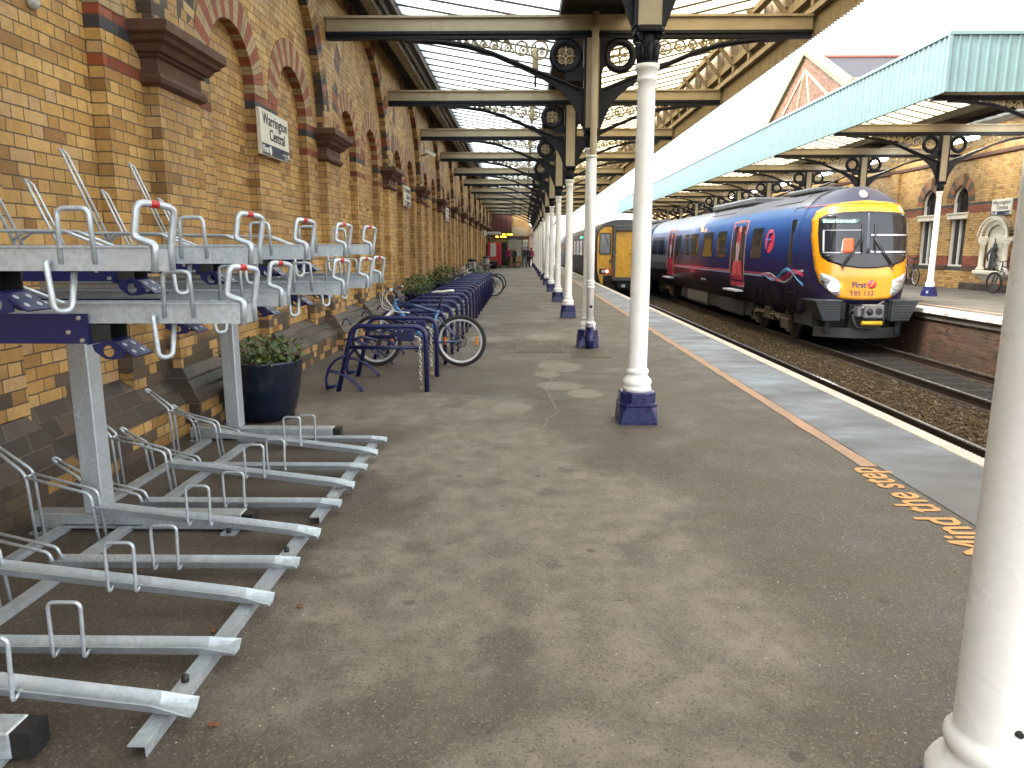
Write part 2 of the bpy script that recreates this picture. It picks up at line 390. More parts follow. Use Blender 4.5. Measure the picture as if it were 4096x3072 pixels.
    for p in ((.48, 9.6, .33, .5), (.42, 8.2, .28, .3), (.68, 7.75, .2, .28), (-.12, 7.0, .22, .28), (-.55, 12.6, .45, .5), (.35, 12.9, .35, .5), (.3, 8.95, .18, .25)):
        k = patch(*p); pm = k if pm is None else t.math('MAXIMUM', pm, k)
    c = t.mix(t.math('MULTIPLY', pm, .6), c, (.21, .18, .15))
    cx = t.math('SUBTRACT', x, t.math('ADD', .28, t.math('MULTIPLY', t.math('SUBTRACT', t.noise(.9, 4, .6, t.comb(0., y, 0.)), .5), .7)))
    cr = t.math('MULTIPLY', t.rng(t.math('ABSOLUTE', cx), .003, .009, 1., 0.), t.math('MULTIPLY', t.math('GREATER_THAN', y, 6.2), t.math('LESS_THAN', y, 14.))); c = t.mix(t.math('MULTIPLY', cr, .5), c, (.26, .235, .2))
    jy = t.math('ABSOLUTE', t.math('SUBTRACT', y, t.math('ADD', 6.05, t.math('MULTIPLY', t.noise(1.2, 3), .25)))); jn = t.math('MULTIPLY', t.rng(jy, .006, .02, 1., 0.), t.rng(x, 1.1, 1.4)); c = t.mix(t.math('MULTIPLY', jn, .6), c, (.03, .025, .02))
    t.bump(t.math('ADD', t.math('MULTIPLY', gv.outputs[0], .5), t.math('MULTIPLY', fine, .6)), .5, .006)
    return t.fin(c, t.rng(mid, .35, .65, .55, .85))
mAsph = mk_asphalt()
mAsph2 = M('opposite_platform_surface', (.080, .068, .055), .8, var=.35, scale=1.4, bump=.3, bscale=90, dirt=(.04, .035, .03))
def mk_strip():
    t = NT('worn_blue_grey_paint'); x, y, z = t.xyz()
    a = t.noise(1.2, 7, .62, t.scaled(.7, 1.4, 1)); b = t.noise(60, 3)
    c = t.ramp(a, [(.34, (.058, .058, .060)), (.46, (.092, .098, .106)), (.57, (.118, .132, .148)), (.70, (.17, .23, .275))])
    lp = t.math('FRACT', t.math('DIVIDE', y, 1.22)); c = t.mix(t.math('MULTIPLY', t.math('LESS_THAN', lp, .016), .6), c, (.09, .09, .09))
    c = t.mix(t.math('MULTIPLY', t.rng(y, 4.5, 5.6, 1., 0.), .8), c, (.085, .073, .06))
    c = t.mix(t.rng(b, .62, .74, 0, .6), c, (.07, .06, .05))
    t.bump(b, .3, .003); return t.fin(c, t.rng(a, .35, .65, .65, .5))
mStrip = mk_strip()
def mk_line(name, col, worn, amt, sc=40):
    t = NT(name); a = t.rng(t.math('ADD', t.math('MULTIPLY', t.noise(sc, 5, .7), .6), t.math('MULTIPLY', t.noise(3, 4), .4)), .46, .66, 0, amt)
    t.bump(t.noise(120, 2), .25, .003)
    return t.fin(t.mix(a, t.mix(t.noise(2, 4), tuple(k*.8 for k in col), col), worn), .75)
mOrange = mk_line('worn_orange_line_paint', (.41, .245, .150), (.17, .13, .095), .85)
mLetter = mk_line('orange_lettering_paint', (.58, .30, .10), (.2, .13, .07), .5, 70)
mEdge = mk_line('white_edge_paint', (.62, .56, .47), (.30, .25, .19), .6)
def mk_ballast():
    t = NT('brown_ballast'); d = t.voro(15, 'Distance'); cc = t.voro(15, 'Color'); sp = t.new('ShaderNodeSeparateColor'); t.l.new(cc, sp.inputs[0])
    c = t.ramp(sp.outputs[0], [(0, (.022, .014, .007)), (.4, (.062, .040, .018)), (.75, (.10, .068, .032)), (1, (.17, .13, .085))])
    c = t.mix(t.rng(d, .25, .6, 0., .75), c, (.02, .015, .01))
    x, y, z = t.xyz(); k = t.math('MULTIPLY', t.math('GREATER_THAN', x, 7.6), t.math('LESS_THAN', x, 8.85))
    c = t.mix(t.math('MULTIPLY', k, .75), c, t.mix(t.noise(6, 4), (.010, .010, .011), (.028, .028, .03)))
    t.bump(t.math('MULTIPLY', d, -1.), .9, .03); t.bsdf.inputs['Specular IOR Level'].default_value = .1; return t.fin(c, .95)
mBallast = mk_ballast()
mRail = M('rusty_rail_side', (.045, .03, .02), .6, .3, var=.3)
mRailTop = M('worn_rail_head', (.30, .30, .31), .3, .9, var=.2)
mSleeper = M('grimy_sleeper', (.035, .03, .026), .9, var=.3, spec=.1)
mStoneA = M('ballast_stone_brown', (.085, .056, .028), .9, var=.5, scale=30, spec=.15)
mStoneB = M('ballast_stone_pale', (.16, .125, .085), .9, var=.4, scale=30, spec=.15)
mGlassDk = M('dark_window_glass', (.012, .014, .016), .06, var=.1, spec=.8)
mConcrete = M('grey_concrete', (.3, .28, .25), .8, var=.2, bump=.2)
mPoster = M('white_poster', (.6, .56, .54), .6, var=.1)
mSignW = M('sign_white_panel', (.66, .62, .54), .4, var=.05)
mSignNavy = M('sign_navy_panel', (.012, .016, .045), .4)
mSignText = M('sign_black_letters', (.012, .014, .025), .5)
mSignTextW = M('sign_white_letters', (.75, .73, .68), .5)
# ================================================================== GROUND
Y0, Y1 = -10., 150.
def struct(o): o['kind'] = 'structure'; return o
b = MB(); b.box(-400, 400, -120, 700, -1.4, -1.3); struct(b.build('ground', M('far_ground', (.08, .075, .05), .9, var=.3, scale=.2)))
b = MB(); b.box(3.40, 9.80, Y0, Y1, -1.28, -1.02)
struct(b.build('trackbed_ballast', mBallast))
b = MB(); b.box(-3.30, 3.31, Y0, Y1, -.25, 0); struct(b.build('platform', mAsph))
b = MB(); b.box(3.05, 3.36, Y0, Y1, -1.29, -.252); struct(b.build('platform_face', mBrickR))
b = MB()
y = -4.
while y < 90:
    L = .60; b.box(3.312, 3.46, y, y+L-.006, -.20, .006, .008)
    for q in range(12 if y < 22 else 0): b.box(3.318, 3.456, y+q*.05+.004, y+q*.05+.034, .004, .0105)
    y += L
struct(b.build('platform_edge_coping', mEdge))
b = MB(); b.strip(lambda u, v: (u, v, .004), [2.578, 2.9, 3.31], [2.6+i*1. for i in range(100)]); struct(b.build('grey_edge_strip', mStrip))
b = MB()
rr = random.Random(3)
ys = [5.07+.22*i for i in range(420)]
L = [(2.455+rr.uniform(-.008, .008), y, .004) for y in ys]; Rr = [(2.571+rr.uniform(-.006, .006), y, .004) for y in ys]
b.add(L+Rr, [(i, i+len(ys), i+1+len(ys), i+1) for i in range(len(ys)-1)]); struct(b.build('orange_safety_line', mOrange))
o = text('Mind the step', .335, frame((2.52, 3.30, .0046), (0, 1, 0), (-1, 0, 0)), mLetter, 'step_warning_lettering', None, .0005, bold=.006, sx=1., shear=.0)
xs_ = [v.co.y for v in o.data.vertices]
for v in o.data.vertices: v.co.y = 3.525+(v.co.y-min(xs_))*1.515/(max(xs_)-min(xs_))
tag(o, 'orange painted words Mind the step on the asphalt beside the orange line', 'lettering')
# second platform
Z2 = .15
b = MB(); b.box(9.74, 16.2, Y0, Y1, -.1, Z2); struct(b.build('opposite_platform', mAsph2))
b = MB(); b.box(9.80, 10.1, Y0, Y1, -1.29, -.102); struct(b.build('opposite_platform_face', mBrickR))
b = MB(); y = 6.
while y < 100: b.box(9.66, 10.0, y, y+1.19, .035, Z2+.006, .015); y += 1.2
struct(b.build('opposite_platform_edge_coping', M('flaking_white_edge', (.62, .58, .52), .7, var=.1, dirt=(.06, .045, .035), dscale=5, damt=.9)))
b = MB(); b.strip(lambda u, v: (u, v, Z2+.004), [10.38, 10.5], [6, 50, 100]); struct(b.build('opposite_safety_line', mOrange))
# tracks
for cx, lab in ((4.88, 'nearer railway track tight against the near platform edge'), (8.25, 'farther railway track under the blue and yellow train')):
    t = thing('railway_track', lab, 'track', (cx, 0, -1.02), 0, 'railway tracks')
    for s in (-1, 1):
        b = MB()
        prof = [(-.07, -.002), (.07, -.002), (.07, .01), (.012, .03), (.012, .125), (.036, .135), (.036, .165), (.028, .172), (-.028, .172), (-.036, .165), (-.036, .135), (-.012, .125), (-.012, .03), (-.07, .01)]
        b.prism(prof, lambda p, q, s=s: (p[0]+s*.752, q, p[1]), Y0, Y1); r = b.build('rail', mRail, t)
        b = MB(); b.box(s*.752-.027, s*.752+.027, Y0, Y1, .1725, .174); b.build('rail_head', mRailTop, r)
    for i in range(60):
        if i == 0:
            b = MB(); b.box(-1.27, 1.27, -.125, .125, -.12, .004, .02); sl = b.build('sleeper', mSleeper, t); sl.location = (0, 4, 0)
        else:
            c = sl.copy(); COL.objects.link(c); c.parent = t; c.location = (0, 4+i*.66, 0)
r_ = random.Random(21)
for (mm, nn, nm) in ((mStoneA, 6500, 'brown_ballast_stones'), (mStoneB, 900, 'pale_ballast_stones')):
    b = MB()
    for q in range(nn):
        x = r_.uniform(5.75, 7.38) if q % 6 else r_.uniform(9.05, 9.7); y = 6.5+22*r_.random()**1.3; s_ = r_.uniform(.018, .042)
        ax = [Vector((r_.uniform(-1, 1), r_.uniform(-1, 1), r_.uniform(-1, 1))).normalized() for _ in range(2)]
        u_ = ax[0]; w_ = u_.cross(ax[1]).normalized(); v_ = u_.cross(w_); c = Vector((x, y, -1.01+s_*.25))
        b.add([c+u_*s_, c-u_*s_*.8, c+v_*s_*.75, c-v_*s_*.7, c+w_*s_*.55, c-w_*s_*.5], [(0, 2, 4), (2, 1, 4), (1, 3, 4), (3, 0, 4), (2, 0, 5), (1, 2, 5), (3, 1, 5), (0, 3, 5)])
    tag(b.build(nm, mm), kind='stuff')
# manhole covers
for (x0, x1, ya, yb, lab) in ((-.11, .64, 10.92, 11.68, 'rusty ribbed iron drain cover set in the asphalt, left of the column with a downpipe'), (.74, 1.28, 10.38, 11.10, 'rusty ribbed iron drain cover at the foot of the column with a downpipe')):
    t = thing('drain_cover', lab, 'drain cover', ((x0+x1)/2, (ya+yb)/2, 0), 0, 'drain covers', world=True)
    mI = M('rusty_cast_iron', (.12, .085, .058), .7, .1, var=.35, scale=9)
    b = MB()
    for (a0, a1, b0, b1) in ((x0, x1, ya, ya+.03), (x0, x1, yb-.03, yb), (x0, x0+.03, ya+.03, yb-.03), (x1-.03, x1, ya+.03, yb-.03)): b.box(a0, a1, b0, b1, -.01, .009)
    b.build('rim', mI, t)
    b = MB(); b.box(x0+.03, x1-.03, ya+.03, yb-.03, -.01, .003); b.build('sunk_plate', mBlack, t); b = MB()
    n = int((x1-x0-.06)/.045)
    for i in range(n): b.box(x0+.04+i*.045, x0+.062+i*.045, ya+.04, yb-.04, .0005, .010)
    b.build('plate', mI, t)
# fallen leaves
mLeafB = M('dead_leaf', (.16, .055, .02), .7, var=.4)
for i, (lx, ly) in enumerate(((-.98, 2.93), (-1.27, 2.72), (-1.62, 3.1), (-1.02, 2.12), (-1.05, 4.9))):
    b = MB(); a = rr.uniform(0, 6)
    pts = [(.019, 0), (.008, .010), (-.012, .010), (-.022, 0), (-.012, -.009), (.008, -.010)]
    b.prism(pts, lambda p, q, a=a, lx=lx, ly=ly: (lx+p[0]*math.cos(a)-p[1]*math.sin(a), ly+p[0]*math.sin(a)+p[1]*math.cos(a), q+.004+abs(p[1])*.6), 0, .0015)
    o = b.build('fallen_leaf', mLeafB); tag(o, ['small brown fallen leaf on asphalt just right of the front rail of the rack', 'small brown fallen leaf lying against the front rail of the rack', 'brown fallen leaf lying beneath the lower trays of the rack', 'brown fallen leaf by the front tray end nearest the camera', 'brown fallen leaf beside the farther part of the rack'][i], 'leaf', 'fallen leaves')

# ================================================================== STATION WALL (left)
X0, X1, X2 = -3.21, -3.09, -2.97
ZT = 6.0; ZS = 3.30; ZL = 3.32
wall = thing('station_wall', 'long buff brick station wall with blind arches and stone corbels along the left', 'wall', (-3.2, 0, 0), world=True)
K0, K1 = -2, 13
yA, yB = YW+K0*PER-2.56, YW+K1*PER+2.56
b = MB(); b.box(X0-.4, X0, yA, yB, -.3, ZT); b.build('recessed_brickwork', mBrick0, wall)
b = MB(); v = MB(); NA = 18; RA = .615
def arch_bay(b, v, xf, xb, ya, yb, arches, zt, ring=True, rw=.33):
    """front sheet at xf between ya..yb with arched openings, reveals back to xb"""
    y = ya
    for (c, r) in arches:
        b.add([(xf, y, 0), (xf, c-r, 0), (xf, c-r, zt), (xf, y, zt)], [(0, 1, 2, 3)])
        arc = [(c-r*math.cos(PI*i/NA), ZS+r*math.sin(PI*i/NA)) for i in range(NA+1)]
        for (p, q) in zip(arc, arc[1:]): b.add([(xf, p[0], p[1]), (xf, q[0], q[1]), (xf, q[0], zt), (xf, p[0], zt)], [(0, 1, 2, 3)])
        for yy in (c-r, c+r): b.add([(xf, yy, 0), (xb, yy, 0), (xb, yy, ZS), (xf, yy, ZS)], [(0, 1, 2, 3)])
        y = c+r
    b.add([(xf, y, 0), (xf, yb, 0), (xf, yb, zt), (xf, y, zt)], [(0, 1, 2, 3)])
rings = []
for k in range(K0, K1):
    yk = YW+k*PER
    a1, a2 = yk+.94+RA, yk+PER-.94-RA
    arch_bay(b, None, X1, X0, yk, yk+PER, [(a1, RA), (a2, RA)], ZT)
    for c in (a1, a2): rings.append(c)
b.build('pier_brickwork', mBrick1, wall)
# arch rings (one mesh shared)
b = MB(); uv = {}
def ring_mesh(b, r, rw, xf, xb, proud, n=36):
    base = len(b.v)
    for i in range(n+1):
        a = PI*i/n; c_, s_ = -math.cos(a), math.sin(a)
        for (rad, x, vv) in ((r, xb, -.12), (r, xf+proud, 0), (r+rw, xf+proud, rw), (r+rw, xf-.02, rw+.02)):
            b.v.append((x, rad*c_, rad*s_)); uv[len(b.v)-1] = (a*(r+.12), vv)
    for i in range(n):
        for j in range(3):
            q = base+i*4+j; b.f.append((q, q+1, q+5, q+4)); b.sm.append(False)
ring_mesh(b, RA, .33, X1, X0+.002, .005)
me = bpy.data.meshes.new('arch_ring'); me.from_pydata(b.v, [], b.f); me.materials.append(mVouss)
ul = me.uv_layers.new(name='UVMap')
for lp in me.loops: ul.data[lp.index].uv = uv[lp.vertex_index]
for c in rings:
    o = bpy.data.objects.new('arch_ring', me); COL.objects.link(o); o.parent = wall; o.location = (3.2, c, ZS)
# pilaster shafts and relieving-arch spandrels
b = MB(); HWD = .38; RB = PER/2-HWD
for k in range(K0, K1+1):
    yk = YW+k*PER; b.box(X1, X2, yk-HWD, yk+HWD, .3, ZL)
for k in range(K0, K1):
    c = YW+k*PER+PER/2; N = 32
    arc = [(c-RB*math.cos(PI*i/N), ZL+RB*math.sin(PI*i/N)) for i in range(N+1)]
    for (p, q) in zip(arc, arc[1:]):
        b.add([(X2, p[0], p[1]), (X2, q[0], q[1]), (X2, q[0], ZT), (X2, p[0], ZT)], [(0, 1, 2, 3)])
        b.add([(X2, p[0], p[1]), (X2, q[0], q[1]), (X1, q[0], q[1]), (X1, p[0], p[1])], [(0, 1, 2, 3)])
for k in range(K0, K1+1):
    yk = YW+k*PER; b.add([(X2, yk-HWD, ZL), (X2, yk+HWD, ZL), (X2, yk+HWD, ZT), (X2, yk-HWD, ZT)], [(0, 1, 2, 3)])
b.build('pilaster_brickwork', mBrick2, wall)
# corbels
b = MB(); prof = [(.015, 2.85), (.05, 2.875), (.06, 2.91), (.045, 2.94), (.02, 2.955), (.02, 3.06), (.05, 3.075), (.05, 3.09), (.085, 3.10), (.115, 3.15), (.15, 3.17), (.165, 3.20), (.20, 3.225), (.20, 3.30), (.185, 3.312), (.003, 3.335)]
b.loft([[(X1-.05, -HWD-d, z), (X2+d, -HWD-d, z), (X2+d, HWD+d, z), (X1-.05, HWD+d, z)] for d, z in prof])
cm = None
for k in range(K0, K1+1):
    if cm is None: cm = b.build('stone_corbel', mStone, None); o = cm
    else: o = bpy.data.objects.new('stone_corbel', cm.data); COL.objects.link(o)
    o.parent = wall; o.location = (3.2, YW+k*PER, 0)
# plinth
def splay(xt, xf):
    d = (xf-xt)/3; return [(xt, .53), (xt+d, .455), (xt+d+.006, .43), (xt+2*d, .37), (xt+2*d+.006, .345), (xf, .285), (xf+.006, .262)]
b = MB(); p = splay(X0, -2.86)
b.strip(lambda u, v: (p[u][0], v, p[u][1]), range(len(p)), [yA, yB])
for k in range(K0, K1+1):
    yk = YW+k*PER; q = splay(X2, -2.74)
    rings = [[(X1, yk-HWD-(x-X2), z), (x, yk-HWD-(x-X2), z), (x, yk+HWD+(x-X2), z), (X1, yk+HWD+(x-X2), z)] for x, z in q]; b.loft(rings, False)
    if k < K1:
        yc = yk+PER/2; q = splay(X1+.02, -2.845)
        b.loft([[(X1, yc-.31-(x-X1)*.3, z), (x, yc-.31-(x-X1)*.3, z), (x, yc+.31+(x-X1)*.3, z), (X1, yc+.31+(x-X1)*.3, z)] for x, z in q], False)
b.build('plinth_courses', mPlinth, wall)
b = MB(); b.box(X0, -2.86, yA, yB, -.1, .262)
for k in range(K0, K1+1): b.box(X0, -2.742, YW+k*PER-HWD-.22, YW+k*PER+HWD+.22, -.1, .2615)
b.build('plinth_brickwork', mBrickF, wall)
# fittings on the wall
def station_sign(yc, lab, xw=X1+.02, right=(0, 1, 0), zc=2.895, grp='station name signs', w=1.0, h=.52):
    nx = 1 if right[1] > 0 else -1
    t = thing('station_name_sign', lab, 'sign', (xw, yc, zc), 0, grp, world=True)
    b = MB(); b.box(min(xw, xw+nx*.05), max(xw, xw+nx*.05), yc-w/2, yc+w/2, zc-h/2, zc+h/2, .006); b.build('panel', mSignW, t)
    xs = xw+nx*.0515
    b = MB(); b.box(min(xs, xs+nx*.002), max(xs, xs+nx*.002), yc-w/2+.012, yc+w/2-.012, zc-h/2+.012, zc-h/2+.135); b.build('navy_band', mSignNavy, t)
    def put(s, sz, dy, dz, m, nm, al='CENTER', bold=0.):
        text(s, sz, frame((xs+nx*.0022, yc+dy*right[1], zc+dz), right, (0, 0, 1)), m, nm, t, .0005, al, bold)
    put('Warrington', .185, .01, .095, mSignText, 'lettering', bold=.002); put('Central', .185, .06, -.07, mSignText, 'lettering', bold=.002)
    put('First', .105, -.47, -.222, mSignTextW, 'lettering', 'LEFT', .004); put('transpennine', .042, .43, -.195, mSignTextW, 'lettering', 'RIGHT'); put('express', .042, .43, -.235, mSignTextW, 'lettering', 'RIGHT')
    for dy, rad in ((-.215, .045), (.455, .026)):
        b = MB(); c = Vector((xs+nx*.003, yc+dy*right[1], zc-.19))
        n = 20; b.add([c+Vector((0, rad*math.cos(2*PI*i/n), rad*1.15*math.sin(2*PI*i/n))) for i in range(n)], [tuple(range(n))]); b.build('roundel', mSignTextW, t)
        b = MB(); x = xs+nx*.0036; d = right[1]
        pl = [(-.9, -.75), (-.2, -.5), (-.05, .2), (.25, .55), (.85, .6), (.2, .35), (.12, 0), (.5, .02), (.1, -.08), (0, -.6), (-.4, -.85)]
        b.add([(x, yc+dy*d+p_[0]*rad*d*.9, zc-.19+p_[1]*rad) for p_ in pl], [tuple(range(len(pl)))]); b.build('roundel_stroke', mSignNavy, t)
    return t
station_sign(YW+PER/2+.05, 'large white Warrington Central sign on the near brick pier of the left wall')
station_sign(YW+PER*2.5+.05, 'white station name sign second along the left brick wall, seen very obliquely')
station_sign(YW+PER*4.5+.05, 'white station name sign third along the left brick wall, tiny in the distance')
t = thing('tie_plate', 'round rusty iron tie plate with a bolt on the brick wall', 'tie plate', (X0, 14.7, 2.32), world=True)
b = MB(); b.tube([(X0, 14.7, 2.32), (X0+.03, 14.7, 2.32)], .17, 20); b.build('disc', mI, t)
b = MB(); b.tube([(X0+.03, 14.7, 2.32), (X0+.14, 14.7, 2.32)], .025, 8); b.build('bolt', mI, t)
t = thing('wall_fitting', 'small pale round fitting fixed high on the wall at the top left', 'fitting', (X0, 5.0, 3.13), world=True)
b = MB(); b.tube([(X0, 5.02, 3.13), (X0+.02, 5.02, 3.13), (X0+.045, 5.02, 3.13), (X0+.05, 5.02, 3.13)], [.045, .05, .04, .01], 14); b.build('cap', M('pale_paint', (.42, .42, .4), .6, var=.3, scale=30), t)
t = thing('floodlight', 'small white floodlight on a bracket at the top of the brick wall', 'lamp', (X2, 21.9, 4.3), world=True)
b = MB(); b.obox((X2+.28, 21.75, 4.28), (.3, .2, .08), Matrix.Rotation(.5, 3, 'Y')); b.build('housing', mWhite, t)
b = MB(); b.tube([(X2, 21.75, 4.2), (X2+.2, 21.75, 4.25)], .02, 6); b.build('bracket', mSteelD, t)

# ================================================================== COLUMNS
def make_column(zb=0.):
    t = thing('platform_column', '', 'column', (0, 0, 0), 0, 'white iron columns on navy bases')
    b = MB()
    def oct_(h, c, z): return [(h, -h+c, z), (h, h-c, z), (h-c, h, z), (-h+c, h, z), (-h, h-c, z), (-h, -h+c, z), (-h+c, -h, z), (h-c, -h, z)]
    b.loft([oct_(.172, .012, -.02), oct_(.172, .012, .02), oct_(.168, .03, .10), oct_(.166, .055, .155), oct_(.172, .062, .168), oct_(.172, .064, .182), oct_(.160, .088, .19), oct_(.158, .092, .275), oct_(.150, .09, .285)])
    b.build('base', mNavy, t)
    b = MB()
    b.lathe([(.128, .284), (.128, .322), (.122, .326), (.124, .338), (.130, .355), (.130, .375), (.120, .395), (.104, .41), (.094, .428), (.092, .438), (.098, .445), (.102, .46), (.100, .475), (.092, .485), (.086, .492), (.0845, .50),
             (.0845, 1.2), (.081, 2.0), (.074, 2.85), (.073, 2.93), (.082, 2.938), (.085, 2.955), (.078, 2.965), (.078, 2.985), (.096, 3.03), (.102, 3.035), (.102, 3.07), (.06, 3.075)], 28)
    b.build('shaft', mWhite, t)
    b = MB()
    b.lathe([(.070, 3.07), (.071, 3.12), (.076, 3.18), (.084, 3.22), (.078, 3.225), (.08, 3.26), (.085, 3.30), (.06, 3.31)], 16)
    for s in range(8):                                     # acanthus leaves
        a = s*PI/4; c_, s_ = math.cos(a), math.sin(a)
        b.tube([(c_*.07, s_*.07, 3.09), (c_*.076, s_*.076, 3.16), (c_*.086, s_*.086, 3.205), (c_*.102, s_*.102, 3.222), (c_*.106, s_*.106, 3.205)], [.02, .026, .022, .014, .006], 6)
    for sx in (-1, 1):
        for sy in (-1, 1):                                 # corner volutes
            pts = []
            for q in range(17):
                th = 2.6*PI*q/16; rad = .036*(1-q/20)
                pts.append((sx*(.082+(rad*math.cos(th))*.7), sy*(.082+(rad*math.cos(th))*.7), 3.272+rad*math.sin(th)))
            b.tube(pts, .0125, 6); b.tube([(sx*.04, sy*.04, 3.305), (sx*.082, sy*.082, 3.305)], .014, 6)
    b.loft([oct_(.115, .03, 3.31), oct_(.12, .03, 3.325), oct_(.12, .03, 3.345), oct_(.105, .03, 3.36)])
    b.build('capital', mNavyD, t)
    b = MB(); b.box(-.098, .098, -.075, .075, 3.36, 4.642)
    b.build('post', mCream, t)
    b = MB()
    for s in (-1, 1): b.box(*sorted((s*.0985, s*.135)), -.082, .082, 3.362, 4.64)
    b.build('side_plate', mNavyD, t)
    return t
col0 = make_column()
NCOL = 13
def col_label(k):
    return {-1: 'white iron column nearest the camera, cut off by the right edge of the photo', 0: 'tall white iron column on navy base standing alone mid platform, second nearest',
            1: 'white iron column standing right behind the nearest cream downpipe'}.get(k, '%s white iron column counting from the camera in the near platform row' % ORD[k+1])
col0.location = (1.06, 1.46, 0); col0['label'] = col_label(-1)
for k in range(0, NCOL): dup(col0, (1.04, YC+k*PER, 0), col_label(k))
# black rubber plug on the near column
b = MB(); b.tube([(1.06-.012, 1.46-.0815, .545), (1.06-.013, 1.46-.091, .545)], [.009, .007], 10)
tag(b.build('drain_plug', mBlack, None), 'small black plug in the shaft of the white column nearest the camera', 'plug')
# downpipe in front of the third column and a second one farther on
def downpipe(x, y, lab):
    t = thing('downpipe', lab, 'downpipe', (x, y, 0), 0, 'rainwater downpipes by columns', world=True)
    b = MB(); b.tube(fillet([(x, y, 4.97), (x, y, 2.95), (x, y, 2.9)], .1), .052, 14)
    for z in (4.72, 4.70): b.tube([(x, y, z), (x, y, z+.03)], .058, 14)
    b.build('upper_pipe', mCream, t)
    b = MB(); b.tube([(x, y, 2.93), (x, y, .30)], .055, 16)
    for z in (2.93, 1.05, .96, .40): b.tube([(x, y, z-.012), (x, y, z+.02)], .066, 16)
    b.tube([(x, y, .98), (x, y, 1.06)], .0605, 16); b.build('lower_pipe', mWhite, t)
    b = MB(); b.tube([(x+.01, y-.055, .66), (x+.01, y-.07, .66)], .026, 6); b.build('cap_nut', mBlack, t)
    b = MB(); b.tube(fillet([(x, y, .34), (x, y, .26), (x+.0, y-.06, .16), (x+.0, y-.06, -.01)], .05), .06, 14)
    b.tube([(x, y, .31), (x, y, .335)], .068, 14); b.tube([(x, y-.06, .11), (x, y-.06, .145)], .068, 14); b.build('shoe', mNavy, t)
downpipe(1.06, YC+PER-.16, 'cream and white rainwater downpipe with a navy shoe in front of a column')
downpipe(1.06, YC+PER*6-.16, 'white rainwater downpipe far along the row of columns')

